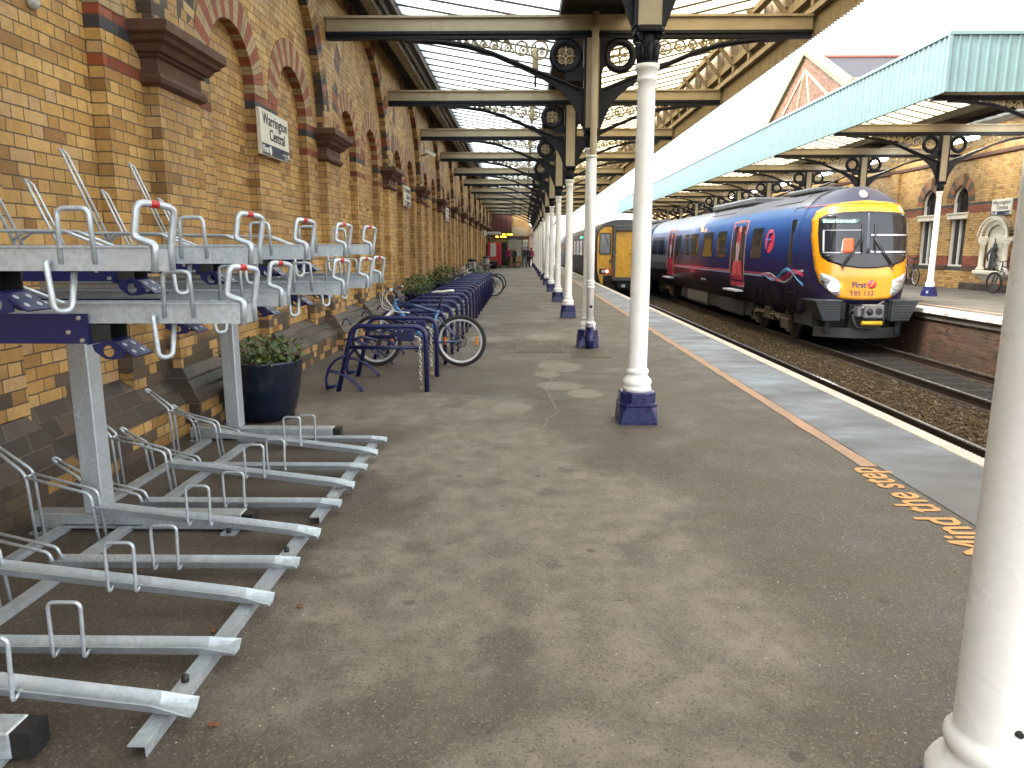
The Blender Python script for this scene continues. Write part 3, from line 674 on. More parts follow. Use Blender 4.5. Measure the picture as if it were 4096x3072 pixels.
# ================================================================== CANOPY TRUSSES
def make_truss(xl, xr, name='canopy_truss'):
    """column axis at local x=0; beam from xl to xr"""
    t = thing(name, '', 'truss', (0, 0, 0), 0, 'near platform canopy trusses')
    b = MB(); b.box(xl, xr, -.04, .04, 4.742, 4.93); b.box(xl, xr, -.085, .085, 4.93, 4.962); b.build('beam', mCream, t)
    b = MB(); b.box(xl, xr, -.085, .085, 4.70, 4.742); b.box(xl, xr, -.055, .055, 4.642, 4.70); b.build('lower_flange', mNavyD, t)
    up = [(2.85, 4.642), (2.3, 4.625), (1.9, 4.575), (1.5, 4.46), (1.1, 4.30), (.75, 4.165), (.45, 4.05), (.137, 3.93)]
    lo = [(2.85, 4.625), (2.3, 4.575), (1.9, 4.515), (1.5, 4.40), (1.1, 4.235), (.75, 4.075), (.55, 3.955), (.40, 3.83), (.29, 3.70), (.21, 3.55), (.16, 3.42), (.137, 3.37)]
    for s in (-1, 1):
        b = MB()
        for w, yo in ((.03, 0), ):
            poly = [(s*x, z) for x, z in up] + [(s*x, z) for x, z in reversed(lo)]
            n = len(up); m = len(lo)
            # build as quads between resampled curves to avoid concave caps
            def sam(c, x):
                for (xa, za), (xb_, zb) in zip(c, c[1:]):
                    if xb_ <= x <= xa: return za+(zb-za)*(x-xa)/(xb_-xa) if xa != xb_ else za
                return c[-1][1]
            xs = sorted(set([2.85, 2.3, 1.9, 1.5, 1.3, 1.1, .9, .75, .65, .55, .47, .40, .34, .29, .25, .21, .18, .16, .145, .137]), reverse=True)
            for a_, c_ in zip(xs, xs[1:]):
                z1a, z1b, z0a, z0b = sam(up, a_), sam(up, c_), sam(lo, a_), sam(lo, c_)
                vs = [(s*a_, -w, z0a), (s*c_, -w, z0b), (s*c_, -w, z1b), (s*a_, -w, z1a), (s*a_, w, z0a), (s*c_, w, z0b), (s*c_, w, z1b), (s*a_, w, z1a)]
                b.add(vs, [(0, 1, 2, 3), (4, 5, 6, 7), (0, 1, 5, 4), (2, 3, 7, 6)])
                # flanged lip along the rib
                t0a, t0b = min(z1a, z0a+.055), min(z1b, z0b+.055)
                vs = [(s*a_, -.075, z1a-.03), (s*c_, -.075, z1b-.03), (s*c_, -.075, z1b+.001), (s*a_, -.075, z1a+.001), (s*a_, .075, z1a-.03), (s*c_, .075, z1b-.03), (s*c_, .075, z1b+.001), (s*a_, .075, z1a+.001)]
                b.add(vs, [(0, 1, 2, 3), (4, 5, 6, 7), (0, 1, 5, 4), (2, 3, 7, 6)])
        b.build('rib', mNavyD, t)
        # roundel
        cx, cz = s*.405, 4.405
        b = MB(); b.torus((cx, 0, cz), .20, .052, 'y', 32, 8); b.torus((cx, 0, cz), .158, .018, 'y', 28, 6)
        b.box(*sorted((s*.136, s*.20)), -.03, .03, 4.25, 4.60) if s > 0 else b.box(-.40, -.137, -.03, -.012, 4.05, 4.24)
        r = b.build('roundel', mNavyD, t)
        b = MB()
        for k in range(4):
            a = PI/4+k*PI/2; b.torus((cx+.082*math.cos(a), 0, cz+.082*math.sin(a)), .05, .009, 'y', 14, 5)
            b.torus((cx+.088*math.cos(a), 0, cz+.088*math.sin(a)), .022, .007, 'y', 10, 5)
        b.torus((cx, 0, cz), .026, .010, 'y', 10, 5)
        for k in range(4):
            a = k*PI/2; c_, s_ = math.cos(a), math.sin(a); b.tube([(cx+c_*.03, 0, cz+s_*.03), (cx+c_*.10, 0, cz+s_*.10), (cx+c_*.15, 0, cz+s_*.15)], [.010, .016, .006], 5)
        b.build('filigree', mTan, r)
        # scrolls
        b = MB(); prev = None
        for (dx, zc, rad) in ((.80, 4.49, .128), (1.07, 4.515, .098), (1.30, 4.545, .075), (1.49, 4.56, .058), (1.65, 4.573, .045), (1.78, 4.585, .036), (1.90, 4.592, .030), (2.01, 4.60, .025), (2.11, 4.605, .02)):
            x = s*dx; b.torus((x, 0, zc), rad, .015, 'y', 22, 5)
            b.torus((x-s*rad*.25, 0, zc-rad*.28), rad*.58, .012, 'y', 14, 5)
            b.torus((x-s*rad*.25, 0, zc-rad*.28), rad*.22, .009, 'y', 8, 5)
            for q in range(5):
                a = q*2*PI/5; b.tube([(x-s*rad*.25, 0, zc-rad*.28), (x-s*rad*.25+math.cos(a)*rad*.5, 0, zc-rad*.28+math.sin(a)*rad*.5)], .006, 4)
            if prev:
                px, pz, pr = prev; b.tube([(px+s*pr*.3, 0, pz-pr*.95), (px+s*pr*1.1, 0, pz-pr*.6), (x-s*rad*.6, 0, zc+rad*.75), (x, 0, zc+rad)], .0115, 5)
            prev = (x, zc, rad)
        b.build('scrollwork', mTan, t)
    return t
tr0 = make_truss(-4.0, 3.24); tr0.location = (1.04, YC-PER, 0)
tr0['label'] = 'canopy truss over the nearest column, out at the top of the photo'
for k in range(0, NCOL):
    lab = {1: 'cream beam and black scrolled brackets of the nearest truss in view, behind the downpipe top'}.get(k, '%s cream beamed truss with scrolled brackets in the near canopy, counting from the camera' % ORD[k+1])
    dup(tr0, (1.04, YC+k*PER, 0), lab)

# ================================================================== CANOPY ROOF (near)
def canopy_roof(mirror, cx, y0, y1, lab, zo=0., wallx=-4.2, bar0=0, name='glazed_canopy_roof', gl=None, gr=None):
    s = -1 if mirror else 1
    t = thing(name, lab, 'canopy roof', (cx, y0, 5.+zo), 0, None, world=True)
    F = lambda x, y, z: (cx+s*x, y, z+zo)
    def bx(b, xa, xb, ya, yb, za, zb): b.box(min(cx+s*xa, cx+s*xb), max(cx+s*xa, cx+s*xb), ya, yb, za+zo, zb+zo)
    xl, zl = -3.22, 5.62; xg = .5
    b = MB(); b.strip(lambda u, v: F(u, v, 5.15+(-.5-u)*.173), [-.5, xl], [y0, y1]); b.build('inner_glazing', gl, t)
    b = MB(); b.strip(lambda u, v: F(u, v, 5.15+(u-.5)*.225), [.5, 3.05], [y0, y1]); b.build('outer_glazing', gr, t)
    b = MB(); n = int(round((y1-y0)/(PER/9)))
    for i in range(n+1):
        y = y0+i*(y1-y0)/n
        for (xa, xb, sl) in ((-.5, xl, .173), (.5, 3.05, .225)):
            za, zb = 5.15, 5.15+(abs(xb)-.5)*sl
            b.add([F(x, y+dy, z+dz) for dy in (-.010, .010) for (x, z, dz) in ((xa, za, -.034), (xb, zb, -.034), (xb, zb, -.004), (xa, za, -.004))], [(0, 1, 2, 3), (4, 5, 6, 7), (0, 1, 5, 4), (2, 3, 7, 6)])
    b.build('glazing_bars', mBrownWood, t)['kind'] = 'stuff'
    b = MB(); bx(b, -.5, -.44, y0, y1, 4.964, 5.22); bx(b, .44, .5, y0, y1, 4.964, 5.22); bx(b, -.44, .44, y0, y1, 5.06, 5.09)
    y = y0+PER/2
    while y < y1: bx(b, -.44, .44, y-.03, y+.03, 4.97, 5.06); y += PER/2
    b.build('valley_gutter', mBrownWood, t)
    b = MB(); bx(b, -3.62, -3.44, y0, y1, 5.40, 5.70); b.build('wall_plate_timber', mOldWood, t)
    b = MB(); b.tube([F(-3.36, y0, 5.52), F(-3.36, y1, 5.52)], .035, 8); b.build('conduit', mGalv, t)
    b = MB(); bx(b, -3.28, -3.18, y0, y1, 5.46, 5.66); b.build('edge_timber', mBrownWood, t)
    b = MB(); bx(b, wallx, -3.2, y0, y1, 5.70, 5.76); b.build('boarded_roof', mDarkRoof, t)
    return t, F, bx
roof, F, bx = canopy_roof(False, 1.04, -6.3, YC+12*PER+1, 'long glazed butterfly roof of the near platform canopy overhead', gl=mGlaze, gr=mGlazeY)
yr0, yr1 = -6.3, YC+12*PER+1
b = MB(); xs_, n = [], int((yr1-yr0)/.10)
vs, fs = [], []
for i in range(n+1):
    y = yr0+i*.10
    vs += [(4.335, y, 4.705), (4.335, y, 5.32), (4.40, y+.05, 4.675), (4.40, y+.05, 5.32)]
for i in range(n):
    q = i*4; fs += [(q, q+1, q+3, q+2), (q+2, q+3, q+5, q+4)]
b.add(vs, fs); b.build('board_valance', mTanWood, roof)
b = MB(); b.box(4.24, 4.32, yr0, yr1, 4.97, 5.06); b.box(4.22, 4.30, yr0, yr1, 5.20, 5.34); b.box(4.0, 4.12, yr0, yr1, 5.60, 5.75); b.box(4.30, 4.34, yr0, yr1, 5.33, 5.78)
b.build('valance_rail', mTanWood, roof)
b = MB(); y = yr0+.4
while y < yr1:
    b.box(4.23, 4.295, y-.05, y+.05, 5.061, 5.199); b.box(4.18, 4.28, y-.05, y+.05, 5.342, 5.72); b.obox((4.06, y, 5.42), (.06, .07, .55), Matrix.Rotation(-.7, 3, 'Y')); y += PER/5
b.build('valance_post', mTanWood, roof)
# hanging lamp stems
def pendant():
    t = thing('pendant_lamp', '', 'lamp', (0, 0, 0), 0, 'pendant lamps under the near canopy')
    b = MB(); b.tube([(0, 0, 5.28), (0, 0, 4.35)], .02, 8); b.build('stem', mBrownWood, t)
    b = MB(); b.lathe([(.02, 5.02), (.055, 5.0), (.06, 4.97), (.06, 4.66), (.05, 4.645), (.05, 4.60), (.02, 4.59)], 14); b.build('housing', mTan, t)
    return t
p0 = None
for k in range(0, 9):
    loc = (.215, YC+PER*(k+.48), .12)
    lab = 'brown pendant lamp hanging under the near canopy glazing, %s bay from the camera' % ORD[k]
    if p0 is None: p0 = pendant(); p0.location = loc; p0['label'] = lab
    else: dup(p0, loc, lab)
# ================================================================== OPPOSITE CANOPY, WALL AND FURNITURE
OC, OY = 12.3, 22.2
NO = 10
ocol = None
for k in range(NO):
    lab = 'white iron column on the opposite platform, nearest the big sign and fountain' if k == 0 else '%s white iron column of the opposite platform row, counting from the right of the photo' % ORD[k]
    o = dup(col0, (OC, OY+k*PER, Z2), lab); o['group'] = 'opposite platform columns'
    for c_ in o.children: pass
otr = make_truss(-3.24, 3.4); otr['group'] = 'opposite platform canopy trusses'
for k in range(-1, NO):
    lab = 'cream beamed truss across the open near end of the opposite canopy' if k < 0 else '%s scrolled truss under the opposite canopy, counting from the right of the photo' % ORD[k]
    loc = (OC, OY+k*PER, Z2)
    if k < 0: otr.location = loc; otr['label'] = lab
    else: dup(otr, loc, lab)
oy0, oy1 = 16.75, OY+9.6*PER
oroof, F, bx = canopy_roof(True, OC, oy0, oy1, 'long opposite canopy roof with pale green corrugated fascia', zo=Z2, wallx=-3.6, gl=mGlaze, gr=mGlazeY)
mGreen = M('pale_green_sheet', (.100, .160, .153), .35, var=.08, scale=2, dirt=(.07, .115, .105), dscale=3, damt=.35)
zt, zb = 6.02, 4.86
def ribbed(b, fn, L, pitch=.21, d=.035):
    u = 0.; pts = []
    while u < L-1e-6:
        pts += [(u, 0), (u+pitch*.70, 0), (u+pitch*.78, d), (u+pitch*.92, d)]
        u += pitch
    pts.append((L, 0))
    vs = []
    for (q, off) in pts: vs += [fn(q, off, zb), fn(q, off, zt)]
    b.add(vs, [(2*i, 2*i+2, 2*i+3, 2*i+1) for i in range(len(pts)-1)])
b = MB(); ribbed(b, lambda u, o, z: (9.04-o, oy0-.25+u, z), oy1-oy0+.25); b.build('green_side_fascia', mGreen, oroof)
b = MB(); ribbed(b, lambda u, o, z: (9.04+u, oy0-.25-o, z), 6.9); b.build('green_end_fascia', mGreen, oroof)
b = MB()
b.box(8.985, 9.06, oy0-.31, oy1, zt-.02, zt+.05); b.box(9.061, 15.9, oy0-.31, oy0-.235, zt-.02, zt+.05)
b.box(8.99, 9.06, oy0-.30, oy0-.235, zb, zt-.021); b.build('fascia_trim', mGreen, oroof)
b = MB(); b.box(9.06, 9.16, oy0-.2, oy1, zb+.02, zb+.14); b.box(9.161, 15.9, oy0-.2, oy0-.1, zb+.02, zb+.14); b.build('fascia_framing', mBrownWood, oroof)
# lit fluorescent lamps
mLit = emit('lit_tube', (1., .97, .9), 14.)
for i, (x, y) in enumerate(((14.9, 20.3), (14.3, 24.6), (14.2, 30.2), (14.2, 35.4), (14.2, 40.6), (14.2, 45.7), (14.2, 51.0))):
    t = thing('fluorescent_lamp', '%s lit fluorescent lamp under the opposite canopy, counting from the right of the photo' % ORD[i], 'lamp', (x, y, 5.02), 0, 'lit lamps under the opposite canopy')
    b = MB(); b.box(-.06, .06, -.6, .6, .06, .12); b.tube([(0, -.3, .12), (0, -.3, .35)], .012, 5); b.tube([(0, .3, .12), (0, .3, .35)], .012, 5); b.build('housing', mWhite, t)
    b = MB(); b.tube([(0, -.62, 0), (0, .62, 0)], .055, 10); b.build('lit_tube', mLit, t)
# building wall
XW = 15.7; ow = thing('opposite_building', 'buff brick station building behind the opposite platform with arched windows and a gable', 'building', (XW, 30, 0), world=True)
ZSP = 3.2
def owindow_list():
    L = []
    for base in (26.95, 28.95, 35.6, 37.6, 42.2, 44.2, 49., 51.): L.append((base, .50))
    return L
b = MB(); wl = owindow_list()
yy = 9.; zt_o = 7.4
for (c, r) in wl:
    b.add([(XW, yy, Z2), (XW, c-r, Z2), (XW, c-r, zt_o), (XW, yy, zt_o)], [(0, 1, 2, 3)])
    arc = [(c-r*math.cos(PI*i/16), ZSP+r*math.sin(PI*i/16)*1.15) for i in range(17)]
    for (p, q) in zip(arc, arc[1:]):
        b.add([(XW, p[0], p[1]), (XW, q[0], q[1]), (XW, q[0], zt_o), (XW, p[0], zt_o)], [(0, 1, 2, 3)])
        b.add([(XW, p[0], p[1]), (XW, q[0], q[1]), (XW+.2, q[0], q[1]), (XW+.2, p[0], p[1])], [(0, 1, 2, 3)])
    b.add([(XW, c-r, Z2), (XW, c+r, Z2), (XW, c+r, .93), (XW, c-r, .93)], [(0, 1, 2, 3)])
    b.add([(XW, c-r, .93), (XW, c+r, .93), (XW+.2, c+r, .93), (XW+.2, c-r, .93)], [(0, 1, 2, 3)])
    for y_ in (c-r, c+r): b.add([(XW, y_, .93), (XW, y_, ZSP), (XW+.2, y_, ZSP), (XW+.2, y_, .93)], [(0, 1, 2, 3)])
    yy = c+r
b.add([(XW, yy, Z2), (XW, 90, Z2), (XW, 90, zt_o), (XW, yy, zt_o)], [(0, 1, 2, 3)])
b.add([(XW, 9, Z2), (XW+9, 9, Z2), (XW+9, 9, zt_o), (XW, 9, zt_o)], [(0, 1, 2, 3)])
b.box(XW-.11, XW+.05, 31.3, 31.95, Z2, 4.62); b.box(XW-.11, XW+.05, 39.6, 40.25, Z2, 4.62)
b.build('brick_wall', mBrickO, ow)
b = MB(); b.box(XW-.12, XW+.02, 9, 90, 4.63, 4.76, .02); b.build('string_course', mStone, ow)
b = MB(); b.box(XW-.05, XW+.02, 9, 26.3, .80, .925); b.box(XW-.05, XW+.02, 29.55, 35., .80, .925); b.box(XW-.05, XW+.02, 27.5, 28.4, .80, .925); b.build('sill_course', mStone, ow)
b = MB(); b.box(XW-.08, XW+.02, 9, 26.4, Z2, .40, .02); b.box(XW-.08, XW+.02, 29.6, 60, Z2, .40, .02); b.build('plinth', mPlinth, ow)
def mk_vo2():
    t = NT('arch_voussoirs_opposite'); uv = t.new('ShaderNodeTexCoord').outputs['UV']; u, v, _ = t.xyz(uv)
    n = t.math('FLOOR', t.math('DIVIDE', u, .18)); odd = t.math('MODULO', t.math('ABSOLUTE', n), 2.)
    c = t.mix(odd, (.075, .062, .045), (.27, .10, .04)); return t.fin(t.mix(t.rng(t.noise(20, 4), .4, .7, 0, .4), c, (.06, .045, .03)), .8)
mVo2 = mk_vo2()
b = MB(); uv2 = {}
n = 24; rw = .36
for i in range(n+1):
    a = PI*i/n
    for (rad, x, vv) in ((.5, .18, 0), (.5, -.012, .2), (.5+rw, -.012, .5), (.5+rw, .02, .6)):
        b.v.append((x, -rad*math.cos(a), rad*1.12*math.sin(a))); uv2[len(b.v)-1] = (a*.68, vv)
for i in range(n):
    for j in range(3): q = i*4+j; b.f.append((q, q+1, q+5, q+4)); b.sm.append(False)
me2 = bpy.data.meshes.new('arch_ring'); me2.from_pydata(b.v, [], b.f); me2.materials.append(mVo2)
ul = me2.uv_layers.new(name='UVMap')
for lp in me2.loops: ul.data[lp.index].uv = uv2[lp.vertex_index]
mFrameW = M('white_window_frame', (.72, .69, .63), .4, var=.05)
mKey = M('tan_keystone', (.26, .15, .07), .8, var=.2, bump=.2)
for (c, r) in wl:
    o = bpy.data.objects.new('arch_ring', me2); COL.objects.link(o); o.parent = ow; o.location = (0, c-30, ZSP)
    b = MB(); b.loft([[(XW-.05, c-.10, ZSP+.60), (XW-.05, c+.10, ZSP+.60), (XW+.02, c+.10, ZSP+.60), (XW+.02, c-.10, ZSP+.60)], [(XW-.07, c-.14, ZSP+1.0), (XW-.07, c+.14, ZSP+1.0), (XW+.02, c+.14, ZSP+1.0), (XW+.02, c-.14, ZSP+1.0)]]); b.build('keystone', mKey, ow)
    b = MB()
    for (ya_, yb_) in ((c-r, c-r+.07), (c+r-.07, c+r), (c-.025, c+.025)): b.box(XW+.09, XW+.17, ya_, yb_, .99, 2.72 if yb_-ya_ < .06 else ZSP)
    b.box(XW+.07, XW+.17, c-r, c+r, .932, .99)
    arc = [(c-r*math.cos(PI*i/16), ZSP+r*math.sin(PI*i/16)*1.15) for i in range(17)]
    b.tube([(XW+.13, p, q) for p, q in arc], .05, 6); b.build('window', mFrameW, ow)
    w_ = [o2 for o2 in ow.children if o2.name.startswith('window')][-1]
    b = MB(); b.box(XW-.10, XW+.16, c-r-.08, c+r+.08, 2.60, 2.78, .02); b.box(XW-.13, XW+.16, c-r-.10, c+r+.10, 2.781, 2.83); b.build('transom', M('white_stone_transom', (.72, .66, .54), .6, var=.1), w_)
    b = MB(); b.box(XW+.18, XW+.19, c-r-.05, c+r+.05, .9, ZSP+.7); b.build('pane', mGlassDk, w_)
# gable on the building and slated roof behind
mSlate = M('grey_slate', (.030, .028, .031), .6, var=.25, scale=3, bump=.2, bscale=20)
GX, GA, GW = 15.72, 43.0, 5.6
b = MB(); gp = [(GA-GW, 7.3), (GA+GW, 7.3), (GA+GW, 9.3), (GA, 12.15), (GA-GW, 9.3)]
b.prism(gp, lambda p, q: (GX+q, p[0], p[1]), 0, .5); b.build('gable_wall', mBrickG, ow)
mCope = M('mossy_stone_coping', (.20, .18, .10), .8, var=.3, scale=6, dirt=(.08, .09, .03), dscale=5, damt=.6)
b = MB()
for s in (-1, 1):
    a = Vector((GX+.2, GA, 12.25)); e = Vector((GX+.2, GA+s*(GW+.25), 12.25-2.85*(GW+.25)/GW)); d = (e-a); L = d.length; d.normalize()
    m_ = Matrix((Vector((1, 0, 0)), d, Vector((1, 0, 0)).cross(d))).transposed()
    b.obox((a+e)/2, (.75, L, .18), m_)
b.build('gable_coping', mCope, ow)
b = MB(); b.box(GX-.12, GX+.9, GA-GW-.75, GA-GW+.10, 7.3, 9.35); b.box(GX-.12, GX+.9, GA+GW-.10, GA+GW+.75, 7.3, 9.35); b.build('gable_shoulder', mBrickG, ow)
b = MB(); b.box(GX-.2, GX+1.0, GA-GW-.85, GA-GW+.2, 9.351, 9.55, .03); b.box(GX-.2, GX+1.0, GA+GW-.2, GA+GW+.85, 9.351, 9.55, .03); b.build('shoulder_cap', mCope, ow)
mPale = M('pale_stone_band', (.27, .19, .125), .8, var=.15)
b = MB()
for s in (-1, 1):
    for (p, q) in (((GA, 11.35), (GA+s*3.9, 9.1)), ): b.prism([(p[0], p[1]-.1), (q[0], q[1]-.1), (q[0], q[1]+.1), (p[0], p[1]+.1)], lambda w, k: (GX-.02-k, w[0], w[1]), 0, .03)
    b.tube([(GX-.01, GA+s*(.15+1.0*math.sin(i/6)), 11.2-.36*i) for i in range(8)], .07, 6, flat=1)
b.build('stone_band', mPale, ow)
b = MB(); b.add([(GX+.3, GA, 12.0), (GX+14, GA, 12.0), (GX+14, GA-GW, 9.2), (GX+.3, GA-GW, 9.2)], [(0, 1, 2, 3)]); b.add([(GX+.3, GA, 12.0), (GX+14, GA, 12.0), (GX+14, GA+GW, 9.2), (GX+.3, GA+GW, 9.2)], [(0, 1, 2, 3)])
b.add([(XW-.2, 9, 7.3), (XW-.2, 90, 7.3), (XW+5, 90, 9.2), (XW+5, 9, 9.2)], [(0, 1, 2, 3)])
b.add([(XW+14, 9, -1), (XW+14, 90, -1), (XW+14, 90, 9.3), (XW+14, 9, 9.3)], [(0, 1, 2, 3)])
b.build('slate_roof', mSlate, ow)
b = MB(); b.tube([(GX+.3, GA, 12.05), (GX+14, GA, 12.05)], .11, 6); b.build('ridge_tiles', M('red_ridge_tile', (.2, .06, .04), .7), ow)
b = MB(); b.obox((GX+4.6, GA-2.4, 10.95), (.9, .5, .12), Matrix.Rotation(.46, 3, 'X')); b.build('skylight', mPale, ow)
# sign, fountain
station_sign(24.55, 'white station name sign on the opposite building at the right edge of the photo', XW-.001, (0, -1, 0), 2.90)
fy = 24.55
t = thing('wall_fountain', 'white arched stone memorial fountain niche on the opposite wall, partly hidden by the near column', 'fountain', (XW, fy, Z2), world=True)
mFo = M('cream_painted_stone', (.66, .61, .50), .5, var=.08)
b = MB()
b.box(XW-.30, XW, fy-.78, fy+.78, .72, .84, .02); b.loft([[(XW-d, fy-w, z), (XW-d, fy+w, z), (XW, fy+w, z), (XW, fy-w, z)] for d, w, z in ((.04, .35, .42), (.12, .5, .55), (.22, .66, .66), (.30, .74, .72))]); b.build('basin', mFo, t)
for s in (-1, 1):
    b = MB(); b.lathe([(.14, 0), (.14, .06), (.10, .10), (.085, .14), (.075, .8), (.10, .84), (.13, .92), (.13, .96)], 14, (XW-.13, fy+s*.60, .84)); b.box(XW-.24, XW, fy+s*.60-.14, fy+s*.60+.14, 1.80, 1.96, .02); b.build('pillar', mFo, t)
b = MB(); n = 18
for (r0, r1, d) in ((.44, .60, .10), (.60, .72, .2), (.72, .78, .26)):
    for i in range(n):
        a, c_ = PI*i/n, PI*(i+1)/n
        b.add([(XW-d*e, fy-rad*math.cos(q), 1.96+rad*.85*math.sin(q)) for e in (0, 1) for (rad, q) in ((r0, a), (r1, a), (r1, c_), (r0, c_))], [(4, 5, 6, 7), (0, 1, 5, 4), (2, 3, 7, 6)])
b.build('arch', mFo, t)
b = MB(); b.box(XW-.02, XW-.003, fy-.5, fy+.5, .84, 2.3); b.build('niche_back', mFo, t)
b = MB(); b.loft([[(XW-.12+rx*math.cos(a)*.8, fy+o_+rx*math.sin(a), z) for a in [2*PI*i/10 for i in range(10)]] for rx, z, o_ in ((.15, .84, 0), (.12, .94, .03), (.15, 1.05, -.03), (.09, 1.18, .04), (.13, 1.3, -.03), (.08, 1.42, .03), (.11, 1.52, 0), (.06, 1.62, -.02), (.07, 1.70, -.04), (.025, 1.78, -.03), (.02, 1.9, .0))], smooth=True)
b.tube([(XW-.12, fy-.08, 1.62), (XW-.2, fy-.24, 1.5), (XW-.22, fy-.2, 1.75)], [.04, .03, .02], 6); b.tube([(XW-.12, fy+.08, 1.6), (XW-.2, fy+.2, 1.35), (XW-.2, fy+.12, 1.15)], [.04, .035, .02], 6)
b.build('figure', mSteelD, t)

# ================================================================== THE BLUE TRAIN
TX, RZ = 8.27, -.85
tr = thing('passenger_train', 'blue and purple diesel train with a yellow front standing at the opposite platform', 'train', (TX, 17.7, RZ), world=True)
HALF = [(0, 3.06), (.35, 3.04), (.65, 2.97), (.92, 2.83), (1.12, 2.62), (1.24, 2.35), (1.30, 2.0), (1.33, 1.5), (1.33, .9), (1.31, .55), (1.26, .32)]
HALF = [(x*.985, z) for x, z in HALF]
def hw(z):
    for (xa, za), (xb, zb_) in zip(HALF, HALF[1:]):
        if zb_ <= z <= za: return xa+(xb-xa)*(z-za)/(zb_-za)
    return 1.25 if z < .32 else .01
def FY(x, z): return 17.72+.10*max(0, z-.9)+.95*min(1, abs(x)/max(.05, hw(z)))**6+.5*max(0, (z-2.3)/.75)**2
def mk_body():
    t = NT('blue_livery_paint'); x, y, z = t.xyz()
    zz_ = t.math('ADD', z, t.math('MULTIPLY', t.math('SUBTRACT', t.noise(.5, 2), .5), .15))
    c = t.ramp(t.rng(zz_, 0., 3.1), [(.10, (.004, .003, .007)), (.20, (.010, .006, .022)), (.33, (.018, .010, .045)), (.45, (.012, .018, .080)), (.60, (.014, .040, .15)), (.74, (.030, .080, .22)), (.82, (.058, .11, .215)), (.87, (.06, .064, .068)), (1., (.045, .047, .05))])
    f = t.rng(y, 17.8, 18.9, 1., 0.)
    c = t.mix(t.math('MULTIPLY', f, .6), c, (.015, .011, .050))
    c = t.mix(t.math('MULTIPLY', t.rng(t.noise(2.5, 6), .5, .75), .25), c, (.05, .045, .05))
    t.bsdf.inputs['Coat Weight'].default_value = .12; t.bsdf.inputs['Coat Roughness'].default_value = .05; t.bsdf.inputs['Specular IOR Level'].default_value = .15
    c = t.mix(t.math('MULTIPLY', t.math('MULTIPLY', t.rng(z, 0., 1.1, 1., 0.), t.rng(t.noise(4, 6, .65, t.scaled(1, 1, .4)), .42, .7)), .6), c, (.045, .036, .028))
    return t.fin(c, .38)
mBody = mk_body()
mRoofT = M('train_roof_grey', (.05, .052, .054), .5, var=.15, scale=3, dirt=(.04, .04, .04), damt=.5)
mUnder = M('underframe_grime', (.010, .009, .008), .8, var=.4, scale=5)
mBogie = M('brown_brake_dust', (.060, .042, .026), .75, var=.35, scale=8)
mYel = M('yellow_front_paint', (.60, .255, .006), .28, var=.05, coat=.5)
mYelDull = M('dull_yellow_paint', (.60, .315, .018), .45, var=.12, dirt=(.2, .1, .03), damt=.4)
mMaroon = M('magenta_door_paint', (.34, .018, .055), .3, var=.12, coat=.4)
mPink = M('pink_logo', (.55, .03, .07), .4)
mScreen = NT('windscreen_glass'); mScreen.bsdf.inputs['Specular IOR Level'].default_value = .4
mScreen = mScreen.fin((.016, .018, .022), .06)
def car(y0, y1, front):
    b = MB(); full = HALF+[(1.2, .0), (1.05, -.12)]; OUT = full+[(-x, z) for x, z in reversed(full)][0:-1]
    rings = []
    if front:
        OUTF = HALF+[(0, .32)]+[(-x, z) for x, z in reversed(HALF)][:-1]
    ring = lambda y, k=1.: [(TX+x*k, y, z) for x, z in OUT]
    b.loft([ring(y0), ring(y1)], True, True, True)
    return b
def clean_mat_car(name, y0, y1): 
    full = HALF+[(1.2, .0), (1.05, -.12)]; OUT = full+[(-x, z) for x, z in reversed(full)][:-1]
    b = MB(); b.loft([[(TX+x, y, z) for x, z in OUT] for y in (y0, y1)], True, True, True)
    return b.build(name, mBody, tr)
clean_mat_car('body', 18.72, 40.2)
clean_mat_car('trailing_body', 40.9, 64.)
b = MB(); b.box(TX-.9, TX+.9, 40.2, 40.9, 0., 2.8); b.build('gangway', mBlack, tr)
# nose: surface FY over the full front outline
b = MB(); nr = 22; zs = [.32+i*(3.06-.32)/64 for i in range(65)]; us = [math.sin(PI/2*(i/24-1)) for i in range(49)]
b.strip(lambda u, v: (TX+u*hw(v), min(18.73, FY(u*hw(v), v)), v), us, zs, True)
b.strip(lambda u, v: (TX+u*1.24, 18.0+.72*abs(u)**4 if v == 0 else min(18.73, FY(u*1.24, .33)), .0 if v == 0 else .32), us, [0, 1])
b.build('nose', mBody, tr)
def SP(x, z, off):
    e = .004; fx = (FY(x+e, z)-FY(x-e, z))/(2*e); fz = (FY(x, z+e)-FY(x, z-e))/(2*e)
    n = Vector((fx, -1, fz)).normalized(); return Vector((TX+x, FY(x, z), z))+n*off
def patch(poly, off, name, mat, parent=tr, n=5, c=None, flat=False):
    """a patch of the nose bounded by poly (x,z), lying off in front of its surface"""
    cx = c[0] if c else sum(p[0] for p in poly)/len(poly); cz = c[1] if c else sum(p[1] for p in poly)/len(poly)
    bnd = [Vector((*p, 0)) for p in poly]
    bnd0 = fillet([(p[0], p[1], 0) for p in poly], .05, 3, True); bnd = []
    for p, q in zip(bnd0, bnd0[1:]+bnd0[:1]):
        m_ = max(1, int((q-p).length/.05)); bnd += [p.lerp(q, j/m_) for j in range(m_)]
    b = MB(); rings = []
    for i in range(n, 0, -1):
        k = i/n
        ring = []
        for p in bnd:
            x, z = cx+(p.x-cx)*k, cz+(p.y-cz)*k
            ring.append(SP(x, z, off))
        if i == n: rings.append([(TX+p.x, FY(p.x, p.y)+.004, p.y) for p in bnd])
        rings.append(ring)
    b.loft(rings, False, True, True)
    m = len(rings[0]); base = len(b.v)-m; b.v.append(tuple(SP(cx, cz, off))); q = len(b.v)-1
    for j in range(m): b.f.append((base+j, base+(j+1) % m, q)); b.sm.append(True)
    return b.build(name, mat, parent)
